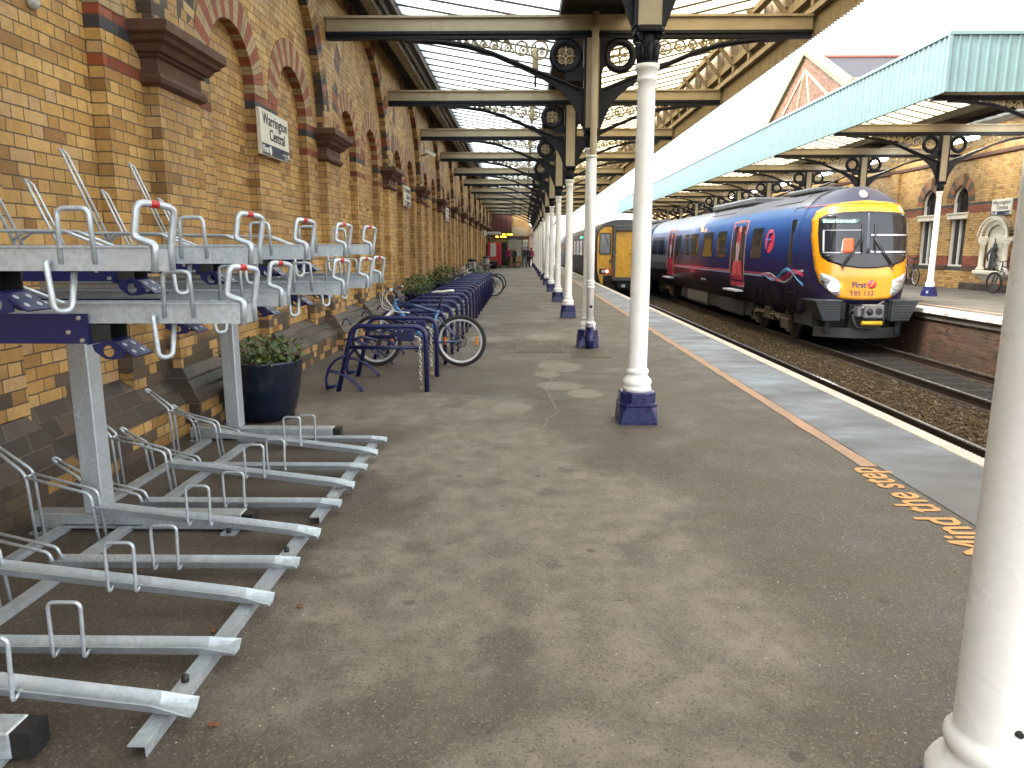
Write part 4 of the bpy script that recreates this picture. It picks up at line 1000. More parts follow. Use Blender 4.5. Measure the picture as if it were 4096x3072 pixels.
def sym(L): return L+[(-x, z) for x, z in reversed(L) if x != 0]
patch(sym([(0, 2.69), (.55, 2.645), (.86, 2.575), (1.04, 2.46), (1.125, 2.25), (1.15, 1.82), (1.13, 1.43), (1.09, 1.03), (1.01, .74), (.80, .50), (.58, .375), (.25, .345), (0, .343)]), .022, 'yellow_panel', mYel, n=22)
patch(sym([(0, 2.435), (.62, 2.41), (.93, 2.36), (1.03, 2.29), (1.055, 1.95), (1.035, 1.5), (1.0, 1.36), (.88, 1.25), (.6, 1.15), (.2, 1.095), (0, 1.09)]), .036, 'windscreen', mScreen, n=16)
mSurr = M('windscreen_black_band', (.02, .021, .023), .25)
patch(sym([(0, 1.425), (.8, 1.425), (.99, 1.40), (.86, 1.262), (.58, 1.165), (.2, 1.11), (0, 1.105)]), .042, 'windscreen_band', mSurr, n=12)
patch([(-.03, 2.40), (.03, 2.40), (.045, 1.44), (-.045, 1.44)], .044, 'windscreen_pillar', M('pillar_grey', (.05, .06, .07), .4), n=3)
mBl = M('blind_white', (.42, .45, .48), .5)
for (x0, x1, z0, z1) in ((.06, .96, 1.86, 1.895), (.06, .96, 1.46, 1.50), (-.98, -.14, 1.45, 1.475), (-.98, -.955, 1.475, 1.98), (-.98, -.14, 1.985, 2.0)): patch([(x0, z1), (x1, z1), (x1, z0), (x0, z0)], .043, 'blind_edge', mBl, n=5)
patch([(-.585, 1.80), (-.35, 1.80), (-.33, 1.45), (-.60, 1.45)], .0435, 'seat_cover', M('orange_red_seat', (.75, .10, .03), .5), n=3)
patch([(-.60, 1.74), (-.585, 1.80), (-.60, 1.45), (-.64, 1.45)], .0432, 'seat_side', mBl, n=2)
patch([(-1.0, 2.265), (-.19, 2.25), (-.19, 2.15), (-1.0, 2.16)], .043, 'destination_display', M('display_dark', (.05, .09, .08), .3), n=6)
def front_text(s, size, x, z, mat, name, bold=0., sx=1.): return text(s, size, frame((TX+x, FY(x, z)-.034, z), (1, 0, 0), (0, .0, 1)), mat, name, tr, .0006, 'LEFT', bold, sx)
def drape(o, off=.028):
    for v in o.data.vertices: v.co = SP(v.co.x, v.co.z+RZ, off)-tr.location
def ftxt(s, size, x, z, mat, nm, bold=0., sx=1.):
    o = text(s, size, frame((TX+x, 17.7, z), (1, 0, 0), (0, 0, 1)), mat, nm, tr, 0., 'LEFT', bold, sx); drape(o); return o
o = text('Scarborough', .115, frame((TX-.975, 17.7, 2.172), (1, 0, 0), (0, 0, 1)), emit('display_green', (.22, .50, .36), .5), 'display_lettering', tr, 0., 'LEFT', .002, 1.12); drape(o, .048)
mTxt = M('dark_purple_letters', (.03, .02, .10), .4)
ftxt('First', .20, -.33, .635, mTxt, 'company_lettering', .004, .95); ftxt('185 133', .165, -.36, .445, mTxt, 'unit_number', 0., 1.05)
def disc(cx, cz, rx, rz, nm, mat, off, n=22): return patch([(cx+rx*math.cos(2*PI*i/n), cz+rz*math.sin(2*PI*i/n)) for i in range(n)], off, nm, mat, n=2)
disc(.145, .71, .105, .10, 'company_roundel', mPink, .027)
patch([(.05, .63), (.11, .66), (.135, .715), (.15, .76), (.245, .785), (.165, .745), (.16, .715), (.215, .715), (.155, .70), (.14, .655), (.09, .625)], .030, 'roundel_stroke', mYel, n=2)
mHLg = M('headlight_reflector', (.55, .57, .6), .15, .8, var=.2, scale=12)
HLp = [(1.015, .995), (.77, .878), (.63, .80), (.60, .47), (.62, .445), (.735, .47), (.925, .63), (1.008, .815)]
for s in (-1, 1):
    pl = [(s*x, z) for x, z in HLp]
    h = patch(pl, .034, 'headlight', M('headlight_surround', (.42, .44, .46), .35, .4), n=4)
    patch([(s*.835+(x-s*.835)*.84, .70+(z-.70)*.84) for x, z in pl], .040, 'reflector', mHLg, h, n=4)
    def lens(cx, cz, r, m, nm, off): 
        n = 16; return patch([(cx+r*math.cos(2*PI*i/n), cz+r*math.sin(2*PI*i/n)) for i in range(n)], off, nm, m, h, n=2)
    if s < 0: lens(-.735, .66, .115, emit('headlamp_lit', (1, .98, .94), 9.), 'lit_lamp', .05)
    else: lens(.735, .66, .10, M('headlamp_off', (.5, .53, .56), .1, .6, var=.3, scale=30), 'lamp', .05)
    lens(s*.905, .825, .068, M('marker_lens', (.32, .33, .36), .25, .3, var=.5, scale=60), 'marker_lamp', .048)
    # wipers
    b = MB(); P = lambda x, z, o=.062: SP(x, z, o)
    b.tube([P(s*.55, 1.16), P(s*.35, 1.45, .072), P(s*.14, 1.80, .072)], .014, 6); b.tube([P(s*.60, 1.17), P(s*.40, 1.45, .072), P(s*.17, 1.80, .072)], .010, 6)
    b.tube([P(s*.155, 2.13), P(s*.15, 1.75), P(s*.16, 1.45)], .016, 6); b.tube([P(s*.62, 1.145), P(s*.52, 1.15)], .022, 6); b.tube([P(s*.56, 1.14), P(s*.60, 1.04)], .010, 5); b.build('wiper', mBlack, tr)
disc(-.02, 2.85, .10, .095, 'top_headlamp', M('lamp_glass', (.3, .3, .3), .2, .5, var=.4, scale=50), .03)
b = MB(); b.tube([SP(x, z, .026) for x, z in [(u*1.12, 2.615-.05*abs(u)**3) for u in [i/12-1 for i in range(25)]]], .008, 5); b.build('orange_pinstripe', M('orange_pinstripe', (.65, .13, .02), .4), tr)
b = MB(); b.box(TX-.39, TX-.35, 17.69, 17.72, .55, .68); b.box(TX-.37, TX-.33, 17.66, 17.70, .57, .60); b.build('lamp_bracket', mYelDull, tr)
# bumpers / coupler / plough
mBuf = M('grey_crash_box', (.024, .028, .031), .5, var=.15)
for s in (-1, 1):
    b = MB(); b.loft([[(TX+s*xa, ya, za) for (xa, ya) in ((.62, 17.55), (w, 17.55), (w, 18.3), (.62, 18.3))] for za, w in ((-.16, 1.02), (.33, 1.24))])
    for i in range(7):
        z = -.13+i*.065; w = 1.02+.22*(z+.16)/.49
        b.box(*sorted((TX+s*.66, TX+s*w)), 17.52, 17.56, z, z+.028)
    b.box(*sorted((TX+s*.60, TX+s*1.27)), 17.5, 18.3, .31, .345); b.build('crash_box', mBuf, tr)
    b = MB(); b.box(*sorted((TX+s*.40, TX+s*.615)), 17.75, 18.2, -.15, .31, .02); b.build('crash_box_mount', mUnder, tr)
b = MB(); b.box(TX-.23, TX+.23, 17.15, 17.35, -.06, .26, .02); b.box(TX-.10, TX+.10, 17.35, 18.2, .0, .2); b.tube([(TX-.2, 17.2, .2), (TX-.35, 17.5, .1), (TX-.3, 17.8, -.1)], .03, 8); b.tube([(TX+.1, 17.2, .26), (TX+.28, 17.3, .33)], .015, 6)
b.box(TX-.34, TX-.25, 17.25, 17.45, -.02, .2); cpl = b.build('coupler', M('coupler_grey', (.17, .17, .17), .4, .5, var=.3, scale=20), tr)
b = MB(); b.tube([(TX-.10, 17.155, .09), (TX-.10, 17.10, .09)], [.085, .03], 14); b.tube([(TX+.11, 17.149, .10), (TX+.11, 17.147, .10)], .085, 14); b.build('coupler_cone', mBlack, cpl)
b = MB(); b.tube([(TX-.22, 17.25, -.18), (TX+.24, 17.25, -.18)], .055, 14); b.build('coupler_drum', M('yellow_drum', (.62, .40, .02), .45, var=.2, scale=20), cpl)
b = MB(); b.tube(fillet([(TX+.28, 17.3, -.05), (TX+.33, 17.3, -.2), (TX+.1, 17.35, -.32), (TX-.3, 17.35, -.3), (TX-.35, 17.5, 0)], .08), .025, 7); b.build('coupler_hose', mBlack, cpl)
b = MB(); n = 14
sec = [(u, 17.5+.45*abs(u)**2.2) for u in [i/7-1 for i in range(15)]]
b.loft([[(TX+u*1.06, y, z) for u, y in sec]+[(TX+u*1.06, y+.07, z) for u, y in reversed(sec)] for z in (-.57, -.33)], True); b.build('obstacle_deflector', M('plough_grey', (.018, .019, .021), .6, var=.2), tr)
b = MB(); b.box(TX-1.1, TX+1.1, 18.0, 19.2, -.34, .30); b.box(TX-.9, TX-.8, 17.7, 18.2, -.45, -.2); b.box(TX+.8, TX+.9, 17.7, 18.2, -.45, -.2); b.box(TX-.3, TX+.5, 17.8, 18.3, -.4, .28); b.build('underframe_front', mUnder, tr)
# side of the front car (face X = XS)
XS = TX-1.31
def side_x(z): return TX-hw(z)
def side_patch(pts, off, name, mat, parent=tr, r=.06, yb=None):
    """pts (y,z) on the car side, following its curve; solid 2-3 mm slab"""
    bnd = fillet([(p[0], p[1], 0) for p in pts], r, 3, True)
    cy = sum(p[0] for p in pts)/len(pts); cz = sum(p[1] for p in pts)/len(pts)
    b = MB(); rings = [[(side_x(p.y)+.004, p.x, p.y) for p in bnd]]
    for k in (1, .66, .33): rings.append([(side_x(cz+(p.y-cz)*k)-off, cy+(p.x-cy)*k, cz+(p.y-cz)*k) for p in bnd])
    b.loft(rings, False, True, False); m = len(bnd); base = len(b.v)-m; b.v.append((side_x(cz)-off, cy, cz)); q = len(b.v)-1
    for j in range(m): b.f.append((base+j, base+(j+1) % m, q)); b.sm.append(False)
    return b.build(name, mat, parent)
def rect(y0, y1, z0, z1): return [(y0, z0), (y1, z0), (y1, z1), (y0, z1)]
K = 1.007
mGoldE = M('gold_door_edge', (.45, .25, .08), .4)
def sdoor(yc, w=1.5):
    d = side_patch(rect(yc-w/2, yc+w/2, .36, 2.44), .012, 'door', mMaroon, r=.10)
    for s in (-1, 1): side_patch(rect(yc+s*.37-.20, yc+s*.37+.20, 1.19, 2.28), .016, 'door_glass', mGlassDk, d, .08)
    b = MB(); b.box(XS-.016, XS-.004, yc-.008, yc+.008, .37, 2.3); b.build('door_gap', mBlack, d)
    b = MB(); b.box(XS-.02, XS-.004, yc-.11, yc-.07, 1.15, 1.75); b.box(XS-.02, XS-.004, yc+.07, yc+.11, 1.15, 1.75); b.build('grab_rail', mBl, d)
    b = MB(); b.tube([(side_x(z)-.012, yc-(w/2+.01), z) for z in (.40, .9, 1.5, 2.0, 2.40)]+[(side_x(2.44)-.012, yc, 2.44)]+[(side_x(z)-.012, yc+(w/2+.01), z) for z in (2.40, 2.0, 1.5, .9, .40)], .012, 5); b.build('door_edge', mGoldE, d)
    b = MB(); b.box(XS-.22, XS+.02, yc-.75, yc+.75, .22, .27); b.build('door_step', mBl, tr)
sdoor(23.75*K); sdoor(34.5*K)
for (ya, yb_) in ((21.39, 22.40), (25.2, 26.35), (26.95, 28.40), (29.2, 30.62), (30.95, 31.68), (32.4, 33.35), (36.4, 37.8), (38.2, 39.5)):
    side_patch(rect(ya*K, yb_*K, 1.27, 2.16), .010, 'window', mGlassDk, r=.12)
for q in range(9):
    ya = 42.2+q*2.3
    if q in (2, 6): sdoor(ya+.7)
    else: side_patch(rect(ya, ya+1.5, 1.27, 2.16), .010, 'window', mGlassDk, r=.12)
cd = side_patch(rect(18.78, 19.55, .40, 2.60), .006, 'cab_door', mBody, r=.1)
side_patch(rect(19.06, 19.40, 1.18, 2.30), .010, 'cab_window', mGlassDk, cd, .05)
b = MB(); b.tube([(side_x(z)-.008, y, z) for y, z in ((18.78, .4), (18.78, 2.0), (18.80, 2.55), (18.9, 2.6), (19.45, 2.6), (19.54, 2.55), (19.55, 2.0), (19.55, .4))], .008, 5); b.build('cab_door_seam', mBlack, cd)
# pink roundel on the side
n = 26; lg = side_patch([(20.92+.36*math.cos(2*PI*i/n), 1.77+.33*math.sin(2*PI*i/n)) for i in range(n)], .009, 'side_roundel', mPink, r=.01)
mStr = M('logo_gap_blue', (.05, .11, .36), .35)
b = MB()
for pts in ([(21.12, 1.47), (21.02, 1.58), (20.97, 1.75), (20.93, 1.92), (20.82, 2.0), (20.68, 2.0)], [(21.10, 1.83), (20.95, 1.80), (20.74, 1.80)]): b.tube([(XS-.012, y, z) for y, z in pts], [.012]+[.03]*(len(pts)-2)+[.012], 6, flat=1.)
b.build('roundel_stroke', mStr, lg)
# stripe and squiggles
for (z0, z1, m, nm) in ((.835, .875, M('magenta_stripe', (.30, .02, .09), .35), 'magenta_stripe'), (.80, .815, mBl, 'white_stripe'), (.765, .782, M('pale_blue_stripe', (.18, .35, .6), .35), 'blue_stripe')):
    side_patch(rect(21.3, 23.0*K-.02, z0, z1), .006, nm, m, r=.003); side_patch(rect(24.56*K, 33.6*K, z0, z1), .006, nm, m, r=.003)
random.seed(11)
for (m, nn, amp, ph, z_) in ((mBl, 3, .17, 0., .80), (M('magenta_line', (.5, .03, .13), .35), 7, .15, .9, .78), (M('sky_blue_line', (.12, .36, .65), .35), 6, .21, 2.2, .80)):
    b = MB()
    for q in range(nn):
        pts = []
        for i in range(46):
            u = i/45; y = 21.5-3.1*u
            z = z_+amp*(.25+.9*u)*math.sin(ph+u*8.0+q*.05)*(1 if u > .05 else u*20)+q*.012*(.6+u)
            z = max(.42, z)
            yy_ = max(y, 18.42); xx = side_x(z)-.006 if yy_ > 18.75 else TX-hw(z)*(min(1, max(0, (yy_-17.72-.02))/.95))**(1/6)-.006
            pts.append((xx, yy_, z))
        b.tube(pts, .007, 4)
    b.build('livery_lines', m, tr)
mLogoT = mBl
text('trans', .26, frame((XS-.012, 30.55, .62), (0, -1, 0), (0, 0, 1)), M('faded_pink_letters', (.42, .06, .12), .4), 'livery_lettering', tr, .001, 'LEFT', 0., 1.6)
text('express', .15, frame((XS-.012, 28.6, .38), (0, -1, 0), (0, 0, 1)), mBl, 'livery_lettering', tr, .001, 'LEFT', 0., 1.6)
b = MB(); b.box(XS-.03, XS, 28.7, 28.78, 2.22, 2.36); b.build('door_indicator_lamp', emit('amber_indicator', (1., .35, .02), 4.), tr)
b = MB(); b.add([(side_x(2.40)-.008, 28.9, 2.42), (side_x(2.40)-.008, 29.8, 2.42), (side_x(2.56)-.008, 29.8, 2.57), (side_x(2.56)-.008, 28.9, 2.57)], [(0, 1, 2, 3)]); b.build('vent_panel', mBl, tr)
# roof equipment
for q in ((-.75, .75, 24.4, 29.6, 2.98, 3.22, .06), (-.7, .7, 19.6, 21.4, 3.0, 3.14, .04), (-.7, .7, 42.5, 47, 3.0, 3.2, .05)):
    b = MB(); b.box(TX+q[0], TX+q[1], *q[2:]); b.build('roof_pod', mRoofT, tr)
for i in range(7):
    b = MB(); b.box(TX-.62+.18*i, TX-.52+.18*i, 19.1, 19.6, 3.03, 3.11, .01); b.build('roof_vent', mRoofT, tr)
for (ya, yb_) in ((19.5, 21.6), (25.5, 28.6)):
    b = MB(); b.add([(TX-.98-.012, ya, 2.77), (TX-.98-.012, yb_, 2.77), (TX-.72, yb_, 2.96), (TX-.72, ya, 2.96)], [(0, 1, 2, 3)]); b.build('roof_grille', mBlack, tr)
b = MB(); b.box(TX-1.10, TX+1.10, 22.6, 33, -.52, .1); b.box(TX-1.15, TX+1.15, 23.5, 26.2, -.56, -.10); b.box(TX-1.15, TX+1.15, 28, 31.5, -.58, -.06); b.box(TX-1.0, TX+1.0, 19.4, 40, -.15, .05); b.box(TX-1.05, TX+1.05, 43.5, 58, -.52, -.1); b.build('underfloor_gear', mUnder, tr)
b = MB(); b.box(TX-1.18, TX-1.15, 28.1, 31.4, -.5, -.12); b.build('underfloor_cover', M('grimy_panel', (.07, .065, .058), .7, var=.2), tr)
def bogie(yc):
    b = MB(); sx_ = TX-1.02
    for s in (-1, 1):
        xx = TX+s*1.0
        b.box(xx-.06, xx+.06, yc-1.65, yc+1.65, -.36, -.22, .02); b.box(xx-.09, xx+.09, yc-.5, yc+.5, -.46, -.2, .03)
        for q in (-1, 1):
            b.box(xx-.10, xx+.10, yc+q*1.3-.22, yc+q*1.3+.22, -.60, -.30, .03); b.box(xx-.07, xx+.07, yc+q*1.3-.28, yc+q*1.3-.2, -.66, -.15); b.tube([(xx-.1*s*-1, yc+q*.8, -.28), (xx+.1*s, yc+q*1.1, -.36)], .06, 8)
            b.lathe([(.10, -.22), (.11, -.16), (.11, -.02), (.10, .04)], 12, (xx, yc+q*1.75*.86, 0)); b.tube([(xx+s*.1, yc+q*.2, -.30), (xx+s*.1, yc+q*1.0, -.26)], .03, 7)
        b.box(xx-.12, xx+.12, yc-.25, yc+.25, -.2, .02, .03)
    b.box(TX-.95, TX+.95, yc-.2, yc+.2, -.4, -.2)
    bo = b.build('bogie', mBogie, tr)
    for q in (-1, 1):
        b = MB()
        for s in (-1, 1): b.tube([(TX+s*.68, yc+q*1.3, RZ+.42), (TX+s*.80, yc+q*1.3, RZ+.42)], .42, 28)
        b.tube([(TX-.7, yc+q*1.3, RZ+.42), (TX+.7, yc+q*1.3, RZ+.42)], .08, 10)
        b.build('wheelset', mSteelD, bo)
    return bo
bogie(21.3); bogie(36.9); bogie(44.2)

# ================================================================== THE YELLOW-ENDED TRAIN ON THE NEAR TRACK
T2X, T2Y = 4.93, 36.2
t2 = thing('commuter_train', 'older dark train with a yellow gangwayed end and red tail lamp behind the columns', 'train', (T2X, T2Y, RZ), world=True)
H2 = [(0, 2.98), (.5, 2.95), (.85, 2.85), (1.1, 2.68), (1.25, 2.45), (1.34, 2.1), (1.36, 1.2), (1.33, .4), (1.28, -.05)]
OUT2 = H2+[(-x, z) for x, z in reversed(H2)][:-1]
def mk_t2():
    t = NT('dark_purple_train_side'); x, y, z = t.xyz()
    c = t.ramp(t.rng(z, 0, 3.), [(0., (.02, .018, .018)), (.12, (.03, .026, .045)), (.5, (.04, .035, .06)), (.8, (.10, .10, .115)), (.9, (.10, .10, .10))])
    t.bsdf.inputs['Specular IOR Level'].default_value = .12
    return t.fin(t.mix(t.math('MULTIPLY', t.noise(2, 5), .4), c, (.04, .033, .03)), .5)
mT2 = mk_t2()
def car2(y0, y1, nm):
    b = MB(); b.loft([[(T2X+x*.97, y0, z-.02) for x, z in OUT2], [(T2X+x, y0+.10, z) for x, z in OUT2], [(T2X+x, y1, z) for x, z in OUT2]], True, True, True); return b.build(nm, mT2, t2)
car2(T2Y, T2Y+23, 'body'); car2(T2Y+23.8, T2Y+46.8, 'trailing_body')
for s in (-1, 1):
    b = MB(); yp = [(.52, 2.60), (.95, 2.60), (1.17, 2.42), (1.27, 2.1), (1.29, 1.2), (1.26, .45), (1.10, -.10), (.98, -.16), (.98, .26), (.52, .28)]
    b.prism([(s*x, z) for x, z in yp], lambda p, q: (T2X+p[0], T2Y+q, p[1]), -.03, .02); ye = b.build('yellow_end_panel', mYelDull, t2)
    b = MB(); pl = [(p.x, p.y) for p in fillet([(s*.62, 2.33, 0), (s*1.18, 2.33, 0), (s*1.20, 1.28, 0), (s*.62, 1.28, 0)], .12, 4, True)]; b.prism(pl, lambda p, q: (T2X+p[0], T2Y+q, p[1]), -.05, -.03); w_ = b.build('cab_window', mBlack, t2)
    b = MB(); b.prism([(.91*s+(x-.91*s)*.84, 1.805+(z-1.805)*.9) for x, z in pl], lambda p, q: (T2X+p[0], T2Y+q, p[1]), -.055, -.0505); b.build('cab_glass', M('cab_glass', (.10, .11, .13), .06, spec=.9), w_)
    b = MB(); b.tube([(T2X+s*.95, T2Y-.07, 2.32), (T2X+s*.75, T2Y-.08, 1.75)], .012, 5); b.build('wiper', mBlack, w_)
    b = MB(); b.box(*sorted((T2X+s*.66, T2X+s*1.17)), T2Y-.08, T2Y-.03, .34, .60, .01); lc = b.build('lamp_cluster', mBlack, t2)
    for (dx, m, nm) in ((.98, M('clear_lamp', (.5, .5, .48), .2, .4), 'headlamp'), (.79, emit('red_tail_lamp', (1., .03, .02), 7.), 'tail_lamp')):
        b = MB(); b.tube([(T2X+s*dx, T2Y-.081, .47), (T2X+s*dx, T2Y-.10, .47)], .08, 14); b.build(nm, m, lc)
    b = MB(); b.box(*sorted((T2X+s*.60, T2X+s*.68)), T2Y-.07, T2Y-.03, .88, 1.02); b.build('lamp_iron', mBlack, t2)
b = MB()
for (xa, xb) in ((-.56, -.42), (.42, .56)): b.box(T2X+xa, T2X+xb, T2Y-.38, T2Y+.01, .02, 2.70, .02)
b.box(T2X-.42, T2X+.42, T2Y-.38, T2Y+.01, 2.42, 2.69, .02); b.box(T2X-.42, T2X+.42, T2Y-.38, T2Y+.01, .03, .19); gw = b.build('gangway_surround', M('grey_black_gangway', (.06, .065, .065), .6, var=.3), t2)
b = MB(); b.box(T2X-.42, T2X+.42, T2Y-.22, T2Y-.05, .19, 2.42); b.build('gangway_door', mYelDull, gw)
b = MB(); b.tube([(T2X+.22, T2Y-.25, 1.32), (T2X+.36, T2Y-.25, 1.32)], .02, 6); b.build('door_handle', mSteelD, gw)
b = MB(); b.box(T2X-.9, T2X+.9, T2Y+.05, T2Y+1.5, -.5, .0); b.box(T2X-.3, T2X+.3, T2Y-.3, T2Y+.1, -.35, -.02); b.box(T2X-1.1, T2X+1.1, T2Y+1, T2Y+46, -.7, -.1); b.build('underframe', mUnder, t2)
b = MB(); b.box(T2X-.08, T2X+.08, T2Y-.31, T2Y-.30, -.30, -.16); b.build('coupler_plate', mBl, t2)
xs2 = T2X-1.36
for q in range(16):
    y = T2Y+2.6+q*2.75
    if abs(y-(T2Y+23.4)) < 1.3: continue
    b = MB(); b.box(xs2-.012, xs2+.01, y, y+1.9, 1.15, 2.1); w_ = b.build('window', M('window_rim', (.3, .3, .3), .4, .5), t2) if q == 0 else None
    if w_ is None:
        o = bpy.data.objects.new('window', win2.data); COL.objects.link(o); o.parent = t2; o.location = (0, q*2.75, 0); g = bpy.data.objects.new('pane', pane2.data); COL.objects.link(g); g.parent = o
    else:
        win2 = w_; b = MB(); b.box(xs2-.016, xs2-.0125, y+.04, y+.92, 1.19, 2.06); b.box(xs2-.016, xs2-.0125, y+.98, y+1.86, 1.19, 2.06); pane2 = b.build('pane', M('carriage_glass', (.05, .055, .06), .08, spec=.8), win2, origin=t2.location)
b = MB()
for i in range(14):
    if i != 9: b.box(xs2-.02, xs2-.012, T2Y+8.2+i*.1, T2Y+8.26+i*.1, 2.2+.02*(i % 3), 2.3)
b.build('side_display', emit('side_display_green', (.05, .8, .25), 1.5), t2)
# ================================================================== TWO-TIER CYCLE RACK
rack = thing('two_tier_bike_rack', 'galvanised two tier bike rack with blue sliding arms standing empty against the wall', 'bike rack', (-2.0, 3.8, 0), world=True)
BY = (1.985, 3.83, 5.78)
for i, y in enumerate(BY):
    b = MB(); b.box(-2.74, -1.56, y-.05, y+.05, .012, .105, .006); bb = b.build('base_beam', mGalv, rack)
    b = MB(); b.box(-1.5595, -1.5, y-.046, y+.046, .016, .101); b.build('end_cap', mBlack, bb)
    for xf in (-1.62, -2.68):
        b = MB(); b.box(xf-.04, xf+.04, y-.11, y+.11, .0, .0115); fp = b.build('foot_plate', mGalv, bb)
        b = MB(); b.tube([(xf, y-.085, .0116), (xf, y-.085, .035)], .014, 6); b.build('anchor_bolt', mBlack, bb)
    b = MB(); b.box(-2.43, -2.32, y-.06, y+.06, .106, 1.19, .006); b.build('post', mGalv, rack)
b = MB(); b.box(-2.43, -2.32, .2, 6.1, 1.192, 1.235, .004)
b.build('cross_beam', mGalv, rack)
MODS = ((.0, 1.80), (1.97, 3.77), (3.91, 5.56))
for ya, yb_ in MODS[1:]:
    b = MB(); b.box(-1.22, -1.165, ya, yb_, .036, .041); b.box(-1.165, -1.160, ya, yb_, .003, .041); b.build('front_rail', mGalv, rack)
    for x in (-2.21, -2.56):
        b = MB(); b.box(x-.03, x+.03, ya-.1, yb_+.1, .028, .033); b.box(x+.026, x+.031, ya-.1, yb_+.1, .003, .028); b.build('rear_rail', mGalv, rack)
    b = MB(); b.box(-2.57, -2.12, ya-.13, ya-.07, .034, .04); b.build('tie_strip', mGalv, rack)
    for y in ((ya+yb_)/2-.56, (ya+yb_)/2+.56):
        b = MB(); b.lathe([(.014, .041), (.014, .058), (.009, .066), (.002, .068)], 10, (-1.195, y, 0)); b.build('rail_bolt', mBlack, rack)
def vtray(xa, za, xb, zb, y):
    """V-section wheel channel from front (xa) to back (xb), splayed lips at the front"""
    b = MB(); N = 10; out = []
    for i in range(N+1):
        u = i/N; x = xa+(xb-xa)*u; z = za+(zb-za)*u
        w = .043+(.012*(1-u*12) if u < 1/12 else 0); dz = .046-(.014*(1-u*12) if u < 1/12 else 0)
        out.append([(x, y-w, z+dz), (x, y-w*.42, z+.004), (x, y+w*.42, z+.004), (x, y+w, z+dz), (x, y+w-.004, z+dz+.001), (x, y+w*.42-.003, z+.009), (x, y-w*.42+.003, z+.009), (x, y-w+.004, z+dz+.001)])
    b.loft(out, True); return b
def gtray(y, high):
    zb = .175 if high else .035
    b = vtray(-1.085, .036, -2.27, zb, y); t = b.build('lower_tray', mGalv, rack)
    xh = -1.69; zt = .036+(zb-.036)*(xh+1.085)/(-2.27+1.085); yn = y-.049
    b = MB(); b.tube(fillet([(xh+.06, yn+.022, zt+.035), (xh+.055, yn-.012, zt+.01), (xh+.062, yn-.008, zt+.235), (xh-.062, yn-.008, zt+.235), (xh-.06, yn-.012, zt+.01), (xh-.055, yn+.022, zt+.035)], .028, 5), .0075, 8); b.build('wheel_hoop', mGalv, t)
    b = MB(); h = .0085
    for s in (-1, 1):
        yy = y+s*.032
        if high:
            b.tube(fillet([(-2.585, yy, .03), (-2.60, yy, .39), (-2.75, y+s*.02, .515)], .09, 6), h, 8)
            b.tube(fillet([(-2.60, yy, .375), (-2.27, yy, .285), (-2.25, yy, .03)], .05, 5), h, 8)
        else:
            b.tube(fillet([(-2.585, yy, .03), (-2.605, yy, .215), (-2.765, y+s*.02, .315)], .08, 6), h, 8)
            b.tube(fillet([(-2.605, yy, .205), (-2.27, yy, .12), (-2.25, yy, .06)], .04, 5), h, 8)
    z = .515 if high else .315; b.tube(fillet([(-2.745, y-.021, z-.004), (-2.775, y-.018, z+.018), (-2.775, y+.018, z+.018), (-2.745, y+.021, z-.004)], .015, 4), h, 8)
    z = .375 if high else .205; b.tube([(-2.6, y-.03, z), (-2.6, y+.03, z)], h, 6)
    b.build('wheel_holder', mGalv, t)
for i, y in enumerate((1.42, 1.76, 2.13, 2.50, 2.88, 3.25, 3.62, 4.08, 4.42, 4.81, 5.18, 5.55)): 
    if i > 1: gtray(y, i % 2 == 0)
